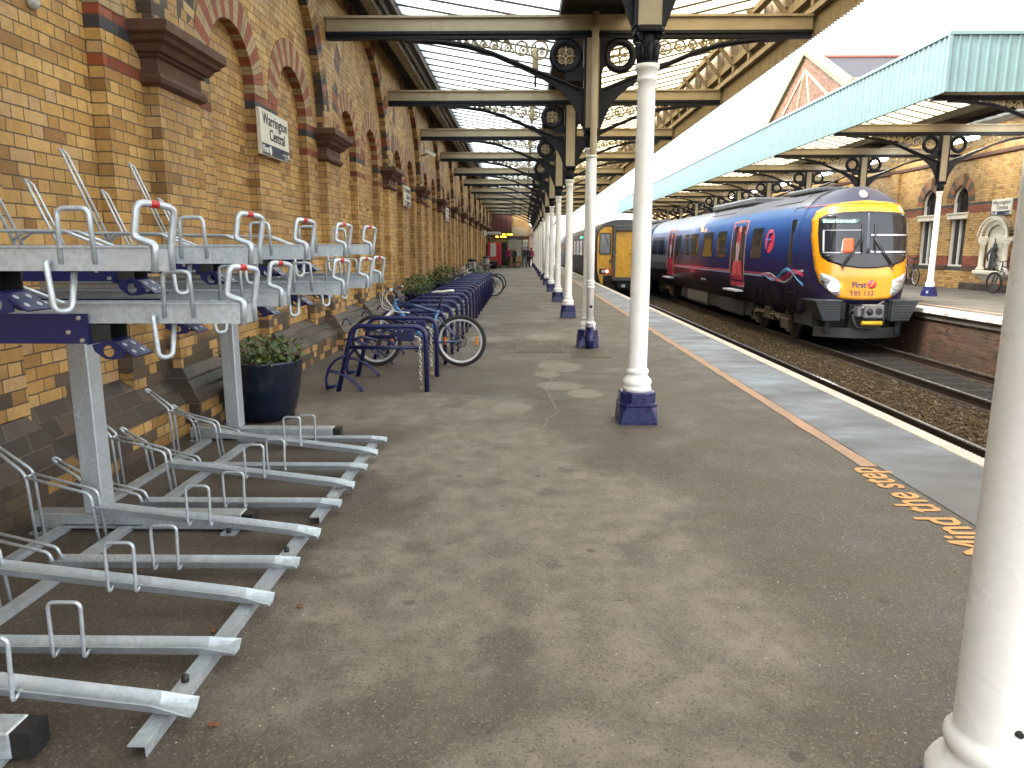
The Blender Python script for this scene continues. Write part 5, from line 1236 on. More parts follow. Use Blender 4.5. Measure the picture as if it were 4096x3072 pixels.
def utray(y, high, dx=0.):
    xf = -1.06+dx; z0 = (1.488 if high else 1.30); h = .07; w = .052; xb = -2.70
    if high: z0 += .008*(y-2.1)
    b = MB()                                                   # open channel with turned lips
    b.loft([[(x, y-w, z0+h), (x, y-w-.012, z0+h), (x, y-w-.012, z0+h-.004), (x, y-w-.003, z0+h-.005), (x, y-w-.003, z0), (x, y+w+.003, z0), (x, y+w+.003, z0+h-.005), (x, y+w+.012, z0+h-.004), (x, y+w+.012, z0+h), (x, y+w, z0+h), (x, y+w, z0+.004), (x, y-w, z0+.004)] for x in (xf, xb)], True)
    b.loft([[(xf+o, y-w-.003, z0-.002), (xf+o, y+w+.003, z0-.002), (xf+o, y+w-.012, z0+h-.008), (xf+o, y-w+.012, z0+h-.008)] for o in (.0005, .004)], True)
    t = b.build('upper_tray', mGalv, rack)
    b = MB(); r = .0105
    b.tube(fillet([(xf+.006, y-w, z0-.004), (xf+.012, y-w+.004, z0+.075), (xf-.018, y-w+.002, z0+.085), (xf-.045, y-w, z0+.095), (xf-.03, y-w+.002, z0+.19), (xf-.005, y-.0, z0+.19), (xf+.03, y+w-.004, z0+.18), (xf+.008, y+w-.004, z0+.055), (xf+.006, y+w, z0-.002)], .022, 5), r, 9); b.build('pull_handle', mGalv, t)
    b = MB(); a_, c_ = Vector((xf-.015, y-w*.3, z0+.19)), Vector((xf+.004, y+w*.12, z0+.1875)); b.tube([a_, c_], .0113, 9); b.build('red_tape', mRed, t)
    xh = xf-.21; yn = y-w-.006
    b = MB(); b.tube(fillet([(xh+.05, yn, z0+.02), (xh+.045, yn, z0+.175), (xh-.045, yn, z0+.175), (xh-.05, yn, z0+.02)], .022, 5), .0075, 8)
    xk = xf-.27
    b.tube(fillet([(xk-.02, yn-.006, z0+.022), (xk-.02, yn-.02, z0+.026), (xk-.012, yn-.018, z0-.115), (xk+.02, yn+.012, z0-.115), (xk+.022, yn+.04, z0+.003)], .03, 5), .0088, 8); b.build('wheel_guide', mGalv, t)
    b = MB()
    for s in (-1, 1): b.tube(fillet([(-2.50, y+s*.028, z0+.06), (-2.72, y+s*.024, z0+.60), (-2.745, y+s*.01, z0+.625)], .03, 4), .0075, 8)
    b.tube([(-2.744, y-.011, z0+.624), (-2.744, y+.011, z0+.624)], .0075, 8)
    for s in (-1, 1): b.tube(fillet([(-1.62, y+s*.04, z0+.06), (-1.78, y+s*.04, z0+.125), (-2.45, y+s*.03, z0+.13), (-2.52, y+s*.03, z0+.09)], .05, 4), .0065, 7)
    b.build('tall_wheel_loop', mGalv, t)
    # blue arm with its open end, foot plate bracket
    xe = xf-.52; zl = z0-.068
    b = MB(); b.loft([[(x, y-w-.02, zl), (x, y-w-.02, z0+.034), (x, y-w-.0135, z0+.034), (x, y-w-.0135, z0-.003), (x, y+w+.0135, z0-.003), (x, y+w+.0135, z0+.034), (x, y+w+.02, z0+.034), (x, y+w+.02, zl)] for x in (-2.6, xe)], True); ar = b.build('sliding_arm', mBlueSteel, t)
    b = MB(); b.box(xe, xe+.065, y-w-.004, y-w+.002, zl+.006, z0-.004); b.box(xe, xe+.065, y+w-.002, y+w+.004, zl+.006, z0-.004); b.box(xe, xe+.065, y-w+.002, y+w-.002, zl+.0005, zl+.006); b.box(xe+.0, xe+.005, y-w+.002, y+w-.002, zl+.006, z0-.004)
    b.build('arm_end', mBlack, t)
    for (dx_, dz) in ((-.025, .088), (-.02, .012), (-.065, .04)):
        b = MB(); b.tube([(xe+dx_, y-w-.02, zl+dz), (xe+dx_, y-w-.029, zl+dz)], .0075, 6); b.build('arm_bolt', mBolt, t)
    b = MB(); x0_ = xe-.02
    pr = [(x0_, zl-.001), (x0_+.075, zl+.012), (x0_+.10, zl+.004), (x0_+.165, zl-.045), (x0_+.163, zl-.05), (x0_+.098, zl-.002), (x0_+.073, zl+.006), (x0_, zl-.007)]
    b.prism(pr, lambda p, q: (p[0], q, p[1]), y-w-.005, y+w+.005)
    for yy in (y-w-.006, y+w+.002):
        # side gusset with a round hole
        n = 16; hc = (x0_+.075, zl-.028); ho = [(hc[0]+.02*math.cos(2*PI*i/n), hc[1]+.02*math.sin(2*PI*i/n)) for i in range(n)]
        q_ = [(x0_+.006, zl-.008), (x0_+.04, zl-.001), (x0_+.075, zl+.005), (x0_+.10, zl-.005), (x0_+.135, zl-.034), (x0_+.125, zl-.052), (x0_+.09, zl-.056), (x0_+.06, zl-.055), (x0_+.03, zl-.032)]
        def ray_out(ang):
            best = None; d = (math.cos(ang), math.sin(ang)); m = len(q_)
            for i in range(m):
                (ax, az), (bx_, bz) = q_[i], q_[(i+1) % m]; ex, ez = bx_-ax, bz-az; den = d[0]*ez-d[1]*ex
                if abs(den) < 1e-12: continue
                s_ = ((ax-hc[0])*ez-(az-hc[1])*ex)/den; u_ = ((ax-hc[0])*d[1]-(az-hc[1])*d[0])/den
                if s_ > 0 and -1e-6 <= u_ <= 1+1e-6: best = s_ if best is None else max(best, s_)
            return (hc[0]+d[0]*best, hc[1]+d[1]*best)
        oo = [ray_out(2*PI*i/n) for i in range(n)]
        vs = [(p[0], yy+k, p[1]) for k in (0, .004) for L_ in (ho, oo) for p in L_]
        b.add(vs, [f for i in range(n) for f in ((i, (i+1) % n, n+(i+1) % n, n+i), (2*n+i, 2*n+(i+1) % n, 3*n+(i+1) % n, 3*n+i))])
    b.build('foot_bracket', mBlueSteel, t)
    b = MB()
    nrm = Vector((.049, 0, .065)).normalized()
    for (u, dy) in ((.25, -.028), (.25, .028), (.72, -.028), (.72, .028)):
        c = Vector((x0_+.10+.065*u, y+dy, zl+.004-.049*u)); b.tube([c, c+nrm*.0012], .009, 12)
    b.build('grip_dots', M('grip_dot_steel', (.42, .45, .5), .5), t)
for y in (2.13, 2.88, 3.62, 4.42, 5.18): utray(y, True, -.005*(y-2))
for y, d in ((2.50, .10), (3.25, -.02), (4.08, .05), (4.81, .03), (5.55, -.03)): utray(y, False, d)
# floor bolt caps and stray bits seen beside the rack are on the rails above

# ================================================================== NAVY TUBULAR STANDS
def make_stand():
    t = thing('bike_stand', '', 'bike stand', (0, 0, 0), 0, 'navy bike stands in a row along the wall')
    b = MB(); r = .027
    b.tube(fillet([(0, 0, -.01), (0, 0, .715), (-.80, 0, .725), (-.985, 0, -.01)], .13, 7), r, 12)
    b.tube([(-.012, 0, .49), (-.86, 0, .49)], .022, 10); b.build('frame', mBlueSteel, t)
    b = MB(); b.tube(fillet([(-1.11, 0, .035), (-1.115, 0, .14), (-1.075, 0, .27), (-.99, 0, .36), (-.87, 0, .405)], .15, 6), .028, 10, flat=.55)
    b.tube([(-1.115, 0, .03), (-.98, .0, .075)], .02, 8)
    for s in (-1, 1):
        pts = [(-1.09+.37*u, s*.035, .225+.02*u-.235*u*u) for u in [i/10 for i in range(11)]]; b.tube(pts, .011, 7)
    b.tube([(-.72, -.04, .01), (-.72, .04, .01)], .011, 6); b.build('low_wheel_grip', mBlueSteel, t)
    b = MB()
    for s in (-1, 1):
        pts = [(-.89+.36*u, .07+s*.035, .575+.02*u-.215*u*u) for u in [i/10 for i in range(11)]]; b.tube(pts, .011, 7)
    b.tube([(-.53, .03, .378), (-.53, .11, .378)], .011, 6); b.tube([(-.89, 0, .572), (-.89, .11, .572)], .014, 6)
    b.tube(fillet([(-.86, .03, .56), (-.7, .045, .60), (-.55, .06, .56)], .1, 5), .016, 7); b.build('high_wheel_grip', mBlueSteel, t)
    b = MB(); b.tube([(-.86+.045*math.cos(a), 0, .745+.055*math.sin(a)) for a in [PI*i/8-.2 for i in range(10)]], .008, 6); b.build('cable_ring', mBlueSteel, t)
    b = MB(); b.box(-.35, -.125, -.038, .038, .565, .70, .01); lb = b.build('lock_box', mBlueSteel, t)
    b = MB()
    for (dx, dz) in ((-.32, .675), (-.25, .675), (-.32, .60)): b.tube([(dx, -.038, dz), (dx, -.044, dz)], .009, 8)
    b.build('box_bolts', mBolt, lb)
    b = MB(); b.tube([(-.235, -.038, .635), (-.235, -.056, .635)], .024, 12); b.build('lock_barrel', mBlack, lb)
    b = MB(); rr_ = random.Random(5)
    x, z = -.125, .60
    for i in range(17):
        if i < 3: c = Vector((-.115+.022*i, -.012*i, .61-.012*i)); d = Vector((.9, -.3, -.35)).normalized()
        else: c = Vector((-.062+.004*math.sin(i*1.7), -.035, .575-(i-3)*.034)); d = Vector((.08*math.sin(i), .02, -1)).normalized()
        w = Vector((1, 0, 0)) if i % 2 else Vector((0, 1, 0)); w = (w-d*w.dot(d)).normalized()
        pts = []
        for q in range(10):
            a = 2*PI*q/10; pts.append(c+d*math.cos(a)*.026+w*math.sin(a)*.013)
        b.tube(pts, .0052, 5, closed=True)
    ch = b.build('chain', mChrome, t)
    b = MB(); b.box(-.085, -.035, -.046, -.024, .02, .065, .006); b.tube(fillet([(-.076, -.035, .06), (-.076, -.035, .11), (-.044, -.035, .11), (-.044, -.035, .06)], .014, 4), .005, 6); b.build('padlock', M('padlock_brass', (.35, .26, .16), .35, .8, var=.2), ch)
    return t
st0 = make_stand(); NS = 20
for k in range(NS):
    lab = {0: 'navy tubular bike stand nearest the camera in the row along the wall', 1: 'navy tubular bike stand just in front of the blue and white bicycle', NS-1: 'navy tubular bike stand at the far end of the row'}.get(k, '%s navy tubular bike stand counting from the camera along the wall' % ORD[k])
    loc = (-1.06, 7.83+.962*k, 0)
    if k == 0: st0.location = loc; st0['label'] = lab
    else: dup(st0, loc, lab)

# ================================================================== BICYCLES
mTyre = M('tyre_rubber', (.014, .014, .014), .75, var=.3, bump=.6, bscale=150)
mRim = M('silver_rim', (.62, .62, .62), .35, .4)
mSpoke = M('spoke_steel', (.4, .4, .42), .3, .9)
mAmber = M('amber_reflector', (.8, .22, .01), .25)
def make_bike(loc, rz, label, cf, cs, cfork, seat, rimc=None, lean=0.):
    """local +x is forward; rear axle above the origin"""
    t = thing('bicycle', label, 'bicycle', loc, rz, 'bicycles')
    t.rotation_euler.x = lean; t.scale = (1.05, 1.05, 1.05)
    R_ = .328; WB = 1.085
    mF = M('bike_frame_paint', cf, .3, var=.1, coat=.4); mS = M('saddle', seat, .5); mFk = M('fork_paint', cfork, .35)
    def wheel(x, disc=True):
        b = MB(); n = 40
        b.torus((x, 0, R_), R_-.026, .026, 'y', n, 8); w = b.build('wheel', mTyre, t)
        b = MB(); 
        for i in range(n):
            a, c = 2*PI*i/n, 2*PI*(i+1)/n
            q = lambda ang, rad, y: (x+rad*math.cos(ang), y, R_+rad*math.sin(ang))
            for y in (-.012, .012): b.add([q(a, R_-.048, y), q(c, R_-.048, y), q(c, R_-.072, y*.8), q(a, R_-.072, y*.8)], [(0, 1, 2, 3)])
            b.add([q(a, R_-.072, -.01), q(c, R_-.072, -.01), q(c, R_-.072, .01), q(a, R_-.072, .01)], [(0, 1, 2, 3)])
        b.build('rim', rimc or mRim, w)
        b = MB()
        for i in range(28):
            a = 2*PI*i/28; a2 = a+(.55 if i % 2 else -.55); y = .028 if i % 4 < 2 else -.028
            b.tube([(x+.022*math.cos(a2), y, R_+.022*math.sin(a2)), (x+(R_-.07)*math.cos(a), 0, R_+(R_-.07)*math.sin(a))], .0014, 4)
        b.tube([(x, -.035, R_), (x, .035, R_)], .02, 10); b.build('spokes', mSpoke, w)
        b = MB(); b.torus((x, .035, R_), .075, .006, 'y', 24, 4)
        for i in range(6): a = i*PI/3; b.tube([(x, .035, R_), (x+.075*math.cos(a+.4), .035, R_+.075*math.sin(a+.4))], .004, 4)
        b.build('brake_disc', mSteelD, w)
        b = MB()
        for s in (0, 1): b.box(x-.006+s*0+(.2 if s else -.2)-.012, x+(.2 if s else -.2)+.012, -.010, .010, R_-.05, R_+.05, .006)
        b.build('reflector', mAmber, w)
    wheel(0); wheel(WB)
    BB = Vector((.435, 0, .30)); ST = Vector((.28, 0, .72)); HT = Vector((.815, 0, .86)); HB = Vector((.845, 0, .755)); RA_ = Vector((0, 0, R_)); FA = Vector((WB, 0, R_))
    b = MB(); b.tube([BB, ST], .017, 10); b.tube([HB-Vector((0, 0, -.02)), BB], .026, 10); b.tube([HB-Vector((.008, 0, .03)), HT], .022, 10); fr = b.build('frame', mF, t)
    b = MB(); b.tube([ST+Vector((.0, 0, -.03)), HT-Vector((0, 0, .03))], .021, 10)
    for s in (-1, 1):
        b.tube([ST+Vector((0, s*.02, -.10)), RA_+Vector((.03, s*.06, .02))], .0115, 8); b.tube([BB+Vector((0, s*.03, 0)), RA_+Vector((0, s*.06, 0))], .012, 8)
    b.build('top_tube_and_stays', M('bike_second_paint', cs, .3, var=.1, coat=.4), fr)
    b = MB()
    for s in (-1, 1): b.tube([FA+Vector((0, s*.055, 0)), (HB+FA)/2+Vector((.03, s*.055, .05)), HB+Vector((.03, s*.05, -.06))], [.014, .019, .019], 9)
    b.tube([HB+Vector((.03, -.06, -.06)), HB+Vector((.03, .06, -.06))], .02, 8); b.tube([HB+Vector((.02, 0, -.06)), HB], .018, 8); b.build('fork', mFk, t)
    b = MB(); b.tube([ST, ST+Vector((-.065, 0, .20))], .0145, 8); b.build('seat_post', mBlack, t)
    b = MB(); sp = ST+Vector((-.07, 0, .215)); rings = []
    for u, w, z, h in ((-.13, .055, .025, .02), (-.11, .07, .03, .03), (-.05, .066, .022, .032), (.02, .032, .012, .03), (.10, .018, .012, .026), (.145, .012, .006, .018), (.15, .005, .004, .008)):
        rings.append([(sp.x+u, sp.y+w*math.cos(a), sp.z+z+h*.5*math.sin(a)) for a in [2*PI*i/12 for i in range(12)]])
    b.loft(rings, True, True, True); b.build('saddle', mS, t)
    b = MB(); hc = HT+Vector((.045, 0, .10)); b.tube([HT, HT+Vector((-.012, 0, .06)), hc], .018, 8)
    b.tube(fillet([hc+Vector((-.05, -.30, .03)), hc+Vector((-.01, -.12, .025)), hc+Vector((0, -.03, 0)), hc+Vector((0, .03, 0)), hc+Vector((-.01, .12, .025)), hc+Vector((-.05, .30, .03))], .03), .012, 8)
    for s in (-1, 1):
        b.tube([hc+Vector((-.034, s*.20, .028)), hc+Vector((-.052, s*.31, .03))], .018, 8); b.tube([hc+Vector((.0, s*.17, .02)), hc+Vector((.05, s*.20, -.01)), hc+Vector((.03, s*.28, -.015))], .007, 6)
    hb = b.build('handlebar', mBlack, t)
    b = MB()
    for s in (-1, 1): b.tube([hc+Vector((-.052, s*.305, .03)), hc+Vector((-.058, s*.325, .03))], .02, 8)
    b.build('grip_ends', mS, hb)
    b = MB()
    for (s, o, zz_) in ((-1, .16, .18), (1, .14, .22), (-1, .10, .12), (1, .09, .10)):
        b.tube(fillet([hc+Vector((.02, s*.17, .015)), hc+Vector((o, s*.12, -.02)), hc+Vector((o*.9, s*.05, -zz_)), HB+Vector((-.03, s*.03, -.06)), HB+Vector((-.2, s*.02, -.07))], .09, 6), .0042, 5)
    b.build('cables', M('white_cable', (.65, .65, .62), .4), hb)
    b = MB(); b.torus((BB.x, -.05, BB.z), .085, .005, 'y', 26, 5); b.torus((BB.x, -.045, BB.z), .055, .004, 'y', 20, 5)
    for i in range(5): a = i*2*PI/5; b.tube([(BB.x, -.05, BB.z), (BB.x+.085*math.cos(a), -.05, BB.z+.085*math.sin(a))], .006, 5)
    b.tube([(BB.x, -.06, BB.z), (BB.x+.12, -.07, BB.z-.12)], .012, 7); b.tube([(BB.x, .06, BB.z), (BB.x-.12, .07, BB.z+.12)], .012, 7)
    b.box(BB.x+.07, BB.x+.17, -.17, -.08, BB.z-.135, BB.z-.11); b.box(BB.x-.17, BB.x-.07, .08, .17, BB.z+.11, BB.z+.135)
    b.tube([(BB.x, -.05, BB.z+.083), (0, -.045, R_+.05)], .004, 5); b.tube([(BB.x, -.05, BB.z-.083), (.02, -.045, R_-.12)], .004, 5); b.tube([(0, -.045, R_), (.03, -.045, R_-.09), (.05, -.045, R_-.14)], .018, 6); b.build('crankset', mSteelD, t)
    return t
bk = make_bike((-.83, 9.58, 0), PI-.04, 'blue and white mountain bike with a white saddle locked into the navy stands', (.06, .20, .42), (.012, .035, .12), (.62, .62, .60), (.66, .64, .60))
for i, (x, y, rz, cf, cs, sd, lab) in enumerate((
        (-.98, 24.3, PI-.05, (.5, .5, .5), (.02, .02, .02), (.02, .02, .02), 'black and white bicycle, front one of the cluster at the far stands'),
        (-1.02, 25.25, PI+.03, (.02, .02, .02), (.02, .02, .02), (.02, .02, .02), 'all black bicycle in the middle of the cluster at the far stands'),
        (-.95, 26.25, PI-.02, (.03, .05, .05), (.03, .2, .06), (.02, .02, .02), 'dark green bicycle at the back of the cluster at the far stands'))):
    make_bike((x, y, .0), rz, lab, cf, cs, (.4, .4, .4), sd, lean=.03*i)
make_bike((XW-.5, 22.45, Z2), PI/2+.1, 'black bicycle on the opposite platform beside the fountain, half hidden by the near column', (.02, .02, .02), (.02, .02, .02), (.02, .02, .02), (.02, .02, .02), mSteelD)
make_bike((XW-.5, 28.5, Z2), PI/2-.1, 'dark bicycle leaning on the opposite wall behind the yellow train front', (.03, .03, .03), (.02, .02, .02), (.02, .02, .02), (.02, .02, .02))

# ================================================================== PLANTERS
mPot = M('dark_blue_glazed_pot', (.004, .008, .022), .22, var=.3, scale=4, bump=.1)
mLeaf = M('ivy_leaf', (.045, .085, .022), .55, var=.4, scale=12)
mLeaf2 = M('yellow_green_leaf', (.11, .14, .025), .55, var=.4, scale=12)
def planter(x, y, lab, seed, lush=1., dry=True, flo=False):
    t = thing('planter', lab, 'planter', (x, y, 0), 0, 'potted plants along the wall')
    b = MB(); b.lathe([(.22, 0), (.262, .02), (.295, .14), (.322, .28), (.342, .42), (.352, .535), (.355, .55), (.35, .556), (.33, .55), (.322, .50)], 36, caps=False); b.lathe([(.322, .50), (.001, .505)], 24, caps=False)
    b.build('pot', mPot, t)
    r_ = random.Random(seed)
    for (m, nn, nm) in ((mLeaf, int(240*lush), 'foliage'), (mLeaf2, int(90*lush), 'pale_foliage')):
        b = MB()
        for q in range(nn):
            a = r_.uniform(0, 2*PI); d = (r_.random()**.6)*.34*(1+.1*lush); h = .54+r_.random()**1.4*(.13+.11*lush*lush*.8)*(1.15-d)
            c = Vector((d*math.cos(a), d*math.sin(a), h)); sz = r_.uniform(.016, .034)*(1+.25*(lush-1))
            n = Vector((r_.uniform(-1, 1), r_.uniform(-1, 1), r_.uniform(.1, 1.2))).normalized(); u = n.orthogonal().normalized(); u = Matrix.Rotation(r_.uniform(0, 6), 3, n) @ u; w = n.cross(u)
            P_ = [(1.2, 0), (.45, .35), (.5, .95), (-.1, .55), (-.7, .75), (-.55, 0), (-.7, -.75), (-.1, -.55), (.5, -.95), (.45, -.35)]
            b.add([c+u*p*sz+w*q_*sz+n*(abs(q_)*.3*sz) for p, q_ in P_]+[c], [(i, (i+1) % 10, 10) for i in range(10)])
        b.build(nm, m, t)
    b = MB()
    for q in range(46):
        a = r_.uniform(0, 2*PI); d = r_.random()*.3; b.tube([(d*.5*math.cos(a), d*.5*math.sin(a), .50), (d*.9*math.cos(a), d*.9*math.sin(a), .60), (d*1.05*math.cos(a), d*1.05*math.sin(a), .62+r_.random()*.14)], .003, 4)
    for q in range(12):
        a = r_.uniform(0, 2*PI); b.tube([(.27*math.cos(a), .27*math.sin(a), .56), (.33*math.cos(a), .33*math.sin(a), .58), (.345*math.cos(a), .345*math.sin(a), .5-r_.random()*.1)], .003, 4)
    b.build('stems', M('brown_stem', (.12, .08, .03), .7), t)
    if flo:
        b = MB()
        for q in range(10):
            a = r_.uniform(0, 6.28); d = r_.random()*.3; b.lathe([(.001, 0), (.025, .01), (.03, .025), (.01, .035)], 6, (d*math.cos(a), d*math.sin(a), .8))
        b.build('red_flowers', mRed, t)
    return t
planter(-2.40, 6.55, 'dark blue planter of ivy beside the bike rack post, the nearest one', 1)
planter(-2.42, 16.9, 'dark planter of yellow green plants behind the navy stands, second from camera', 2, 1.8)
planter(-2.42, 21.8, 'dark planter of bushy green plants with red flowers behind the far stands', 3, 2.2, flo=True)
planter(-2.35, 58.6, 'dark planter in front of the red vending machine', 4, .6)
# bins
for (x, y, lab) in ((-2.5, 36., 'pale grey litter bin with black lid by the wall beyond the bikes'), (-2.45, 49., 'pale grey litter bin with black lid nearest the red machine')):
    t = thing('litter_bin', lab, 'bin', (x, y, 0), 0, 'litter bins')
    b = MB(); b.lathe([(.2, 0), (.2, .9), (.19, .95)], 18); b.build('body', M('pale_grey_bin', (.35, .35, .33), .5), t)
    b = MB(); b.lathe([(.23, .951), (.23, 1.03), (.18, 1.07), (.02, 1.08)], 18); b.build('lid', mBlack, t)

# ================================================================== FAR END OF THE PLATFORM
t = thing('vending_machine', 'tall red machine with a white notice at the far end of the platform', 'machine', (-2.45, 61.3, 0), world=True)
b = MB(); b.box(-2.95, -1.84, 61., 61.9, .18, 2.08, .03); b.build('cabinet', M('red_cabinet', (.42, .015, .025), .4), t)
b = MB(); b.box(-3.04, -2.952, 61., 61.9, 0, 2.07); b.box(-2.95, -1.85, 61.02, 61.9, 0, .179); b.build('black_side', mBlack, t)
b = MB(); b.box(-2.72, -2.25, 60.985, 60.999, .95, 2.03); po = b.build('notice', mPoster, t)
b = MB()
for i in range(9): b.box(-2.66, -2.66+[.34, .2, .28, .36, .25, .3, .15, .33, .22][i], 60.981, 60.984, 1.85-i*.09, 1.865-i*.09)
b.build('notice_print', M('grey_print', (.25, .22, .25), .6), po)
t = thing('hanging_sign', 'hanging white platform sign with a black 2 and the word Telephone', 'sign', (-2.5, 55, 2.7), world=True)
b = MB(); b.box(-3.19, -2.77, 54.95, 55.05, 2.49, 2.91, .01); b.box(-2.765, -1.66, 54.96, 55.04, 2.61, 2.81, .01); b.build('panel', mSignW, t)
text('2', .40, frame((-3.09, 54.948, 2.565), (1, 0, 0), (0, 0, 1)), mSignText, 'number', t, .001, 'LEFT', .012)
text('Telephone', .17, frame((-2.68, 54.955, 2.655), (1, 0, 0), (0, 0, 1)), mSignText, 'lettering', t, .001)
b = MB(); b.tube(fillet([(-1.82, 54.955, 2.77), (-1.83, 54.955, 2.71), (-1.76, 54.955, 2.655), (-1.70, 54.955, 2.655)], .04), .018, 6); b.build('telephone_symbol', mSignText, t)
b = MB(); b.tube([(-2.98, 55, 2.91), (-2.98, 55, 4.64)], .02, 6); b.tube([(-2.1, 55, 2.81), (-2.1, 55, 4.64)], .015, 6); b.build('hanger', mSteelD, t)
mLed = emit('amber_led', (1., .25, .01), 5.)
for i, (x0, x1, y, z, lab) in enumerate(((-2.2, -1.2, 57.5, 2.50, 'lower black departure board with glowing amber letters over the far platform'), (-1.75, -.95, 60., 2.72, 'upper black departure board with glowing amber letters over the far platform'))):
    t = thing('departure_board', lab, 'departure board', ((x0+x1)/2, y, z), 0, 'departure boards', world=True)
    b = MB(); b.box(x0, x1, y, y+.15, z-.13, z+.13, .01); b.tube([((x0+x1)/2, y+.07, z+.13), ((x0+x1)/2, y+.07, 4.64)], .025, 6); b.build('case', mBlack, t)
    b = MB(); r_ = random.Random(i)
    for q in range(16):
        if q not in (4, 5, 6, 11): b.box(x0+.08+q*.05, x0+.115+q*.05, y-.008, y-.002, z-.05+r_.uniform(-.015, .01), z+.03+r_.uniform(0, .02))
    b.build('amber_letters', mLed, t)
t = thing('glass_shelter', 'glass platform shelter with a sloping dark roof at the far end', 'shelter', (-1.5, 64, 0), world=True)
b = MB(); b.prism([(-3.0, 2.66), (-.0, 2.34), (-.0, 2.44), (-3.0, 2.76)], lambda p, q: (p[0], q, p[1]), 62.2, 67.5); b.build('roof', mSteelD, t)
mTeal = NT('teal_glass'); mTeal.bsdf.inputs['Alpha'].default_value = .45; mTeal = mTeal.fin((.16, .30, .30), .08)
b = MB(); b.add([(-.08, 62.3, .2), (-.08, 67.4, .2), (-.08, 67.4, 2.36), (-.08, 62.3, 2.36)], [(0, 1, 2, 3)]); b.add([(-1.3, 62.25, .9), (-.12, 62.25, .9), (-.12, 62.25, 2.36), (-1.3, 62.25, 2.48)], [(0, 1, 2, 3)]); b.build('pane', mTeal, t)
b = MB()
for (x, y) in ((-.06, 62.25), (-.06, 67.4), (-1.35, 62.25), (-1.35, 67.4)): b.box(x-.03, x+.03, y-.03, y+.03, 0, 2.4)
b.box(-1.0, -.2, 63, 66.5, .40, .46); b.box(-.25, -.2, 63, 66.5, 0, .40); b.build('frame', mSteelD, t)
t = thing('station_house', 'brick cross wall of the station house closing the far end of the platform', 'building', (-1.2, 70, 0), world=True)
b = MB(); b.box(-3.3, .58, 70, 74, 0, 5.4); b.build('brick_wall', mBrickB, t)
b = MB(); b.box(-3.3, -1.1, 69.9, 69.998, 2.5, 4.9); b.box(-1.1, .58, 69.9, 69.998, 2.55, 2.76); b.build('brown_boarding', M('red_brown_paint', (.10, .03, .022), .6), t)
b = MB(); b.prism([(-1.05, 2.78), (.53, 2.78), (.50, 3.0), (.36, 3.28), (.14, 3.48), (-.07, 3.56), (-1.05, 3.56)], lambda p, q: (p[0], q, p[1]), 69.92, 69.997); b.build('cream_panel', mCream, t)
b = MB(); b.box(-.06, .40, 69.93, 69.997, 0, 2.18); d = b.build('door', M('pale_grey_door', (.42, .42, .42), .5), t)
b = MB(); b.box(.14, .25, 69.92, 69.929, .9, 1.75); b.build('door_glass', mGlassDk, d)
b = MB(); b.box(-.1, .45, 69.90, 69.997, 2.22, 2.40); b.build('door_sign', mSignW, t)
b = MB(); b.box(-2.6, -1.5, 69.95, 69.997, 0, 2.2); b.build('dark_doorway', mBlack, t)

# ================================================================== PEOPLE
def person(x, y, rz, h, top, legs, hair, lab, pose):
    t = thing('person', lab, 'person', (x, y, 0), rz, 'people waiting at the far end')
    k = h/1.75
    V, E, RAD = [], [], []
    def vtx(p, r): V.append(Vector(p)*k); RAD.append(r*k); return len(V)-1
    pel = vtx((0, 0, .95), .135); wst = vtx((0, .0, 1.10), .135); che = vtx((0, .0, 1.30), .15); nb = vtx((0, 0, 1.46), .075); nk = vtx((0, -.01, 1.52), .055); hd = vtx((0, -.02, 1.62), .092); ht = vtx((0, -.015, 1.70), .075)
    E += [(pel, wst), (wst, che), (che, nb), (nb, nk), (nk, hd), (hd, ht)]
    for s in (-1, 1):
        hip = vtx((s*.09, 0, .88), .10); kn = vtx((s*.10, -.02+.03*s*pose, .48), .068); an = vtx((s*.10, .02+.07*s*pose, .09), .045); to = vtx((s*.115, -.12+.07*s*pose, .035), .04)
        E += [(pel, hip), (hip, kn), (kn, an), (an, to)]
        sh = vtx((s*.19, 0, 1.42), .065); el = vtx((s*.25, .03, 1.14), .048); wr = vtx((s*.24, -.09-.05*pose, .92), .034); hn = vtx((s*.235, -.12-.05*pose, .84), .038)
        E += [(nb, sh), (sh, el), (el, wr), (wr, hn)]
    me = bpy.data.meshes.new('body'); me.from_pydata(V, E, []); o = bpy.data.objects.new('body', me); COL.objects.link(o)
    m = o.modifiers.new('s', 'SKIN'); o.modifiers.new('u', 'SUBSURF').levels = 2
    for i, r in enumerate(RAD): me.skin_vertices[0].data[i].radius = (r, r*.85)
    me.skin_vertices[0].data[0].use_root = True
    dg = bpy.context.evaluated_depsgraph_get(); dg.update()
    m2 = bpy.data.meshes.new_from_object(o.evaluated_get(dg)); bpy.data.objects.remove(o)
    m2.materials.clear()
    sk = M('skin', (.50, .28, .20), .5)
    for mm in (M('trousers', legs, .8), M('top', top, .8), sk, mBlack): m2.materials.append(mm)
    for p in m2.polygons:
        z = p.center.z/k; ax = abs(p.center.x)/k
        p.material_index = 2 if z > 1.50 else (2 if (ax > .17 and z < .93) else (1 if z > .93 or ax > .19 else (3 if z < .10 else 0)))
        p.use_smooth = True
    bo = bpy.data.objects.new('body', m2); COL.objects.link(bo); bo.parent = t
    b = MB(); b.lathe([(.001, 1.762), (.05, 1.752), (.085, 1.72), (.102, 1.67), (.10, 1.62), (.085, 1.58)], 14, (0, .012, 0)); b.v = [Vector(v)*k for v in b.v]
    b.v = [v if not (v.y < -.045*k and v.z < 1.70*k) else Vector((v.x, -.04*k, v.z)) for v in b.v]; b.build('hair', M('hair', hair, .7), t)
    b = MB(); b.tube([Vector((0, -.10, 1.63))*k, Vector((0, -.125, 1.605))*k], .014, 6); b.build('nose', sk, t)
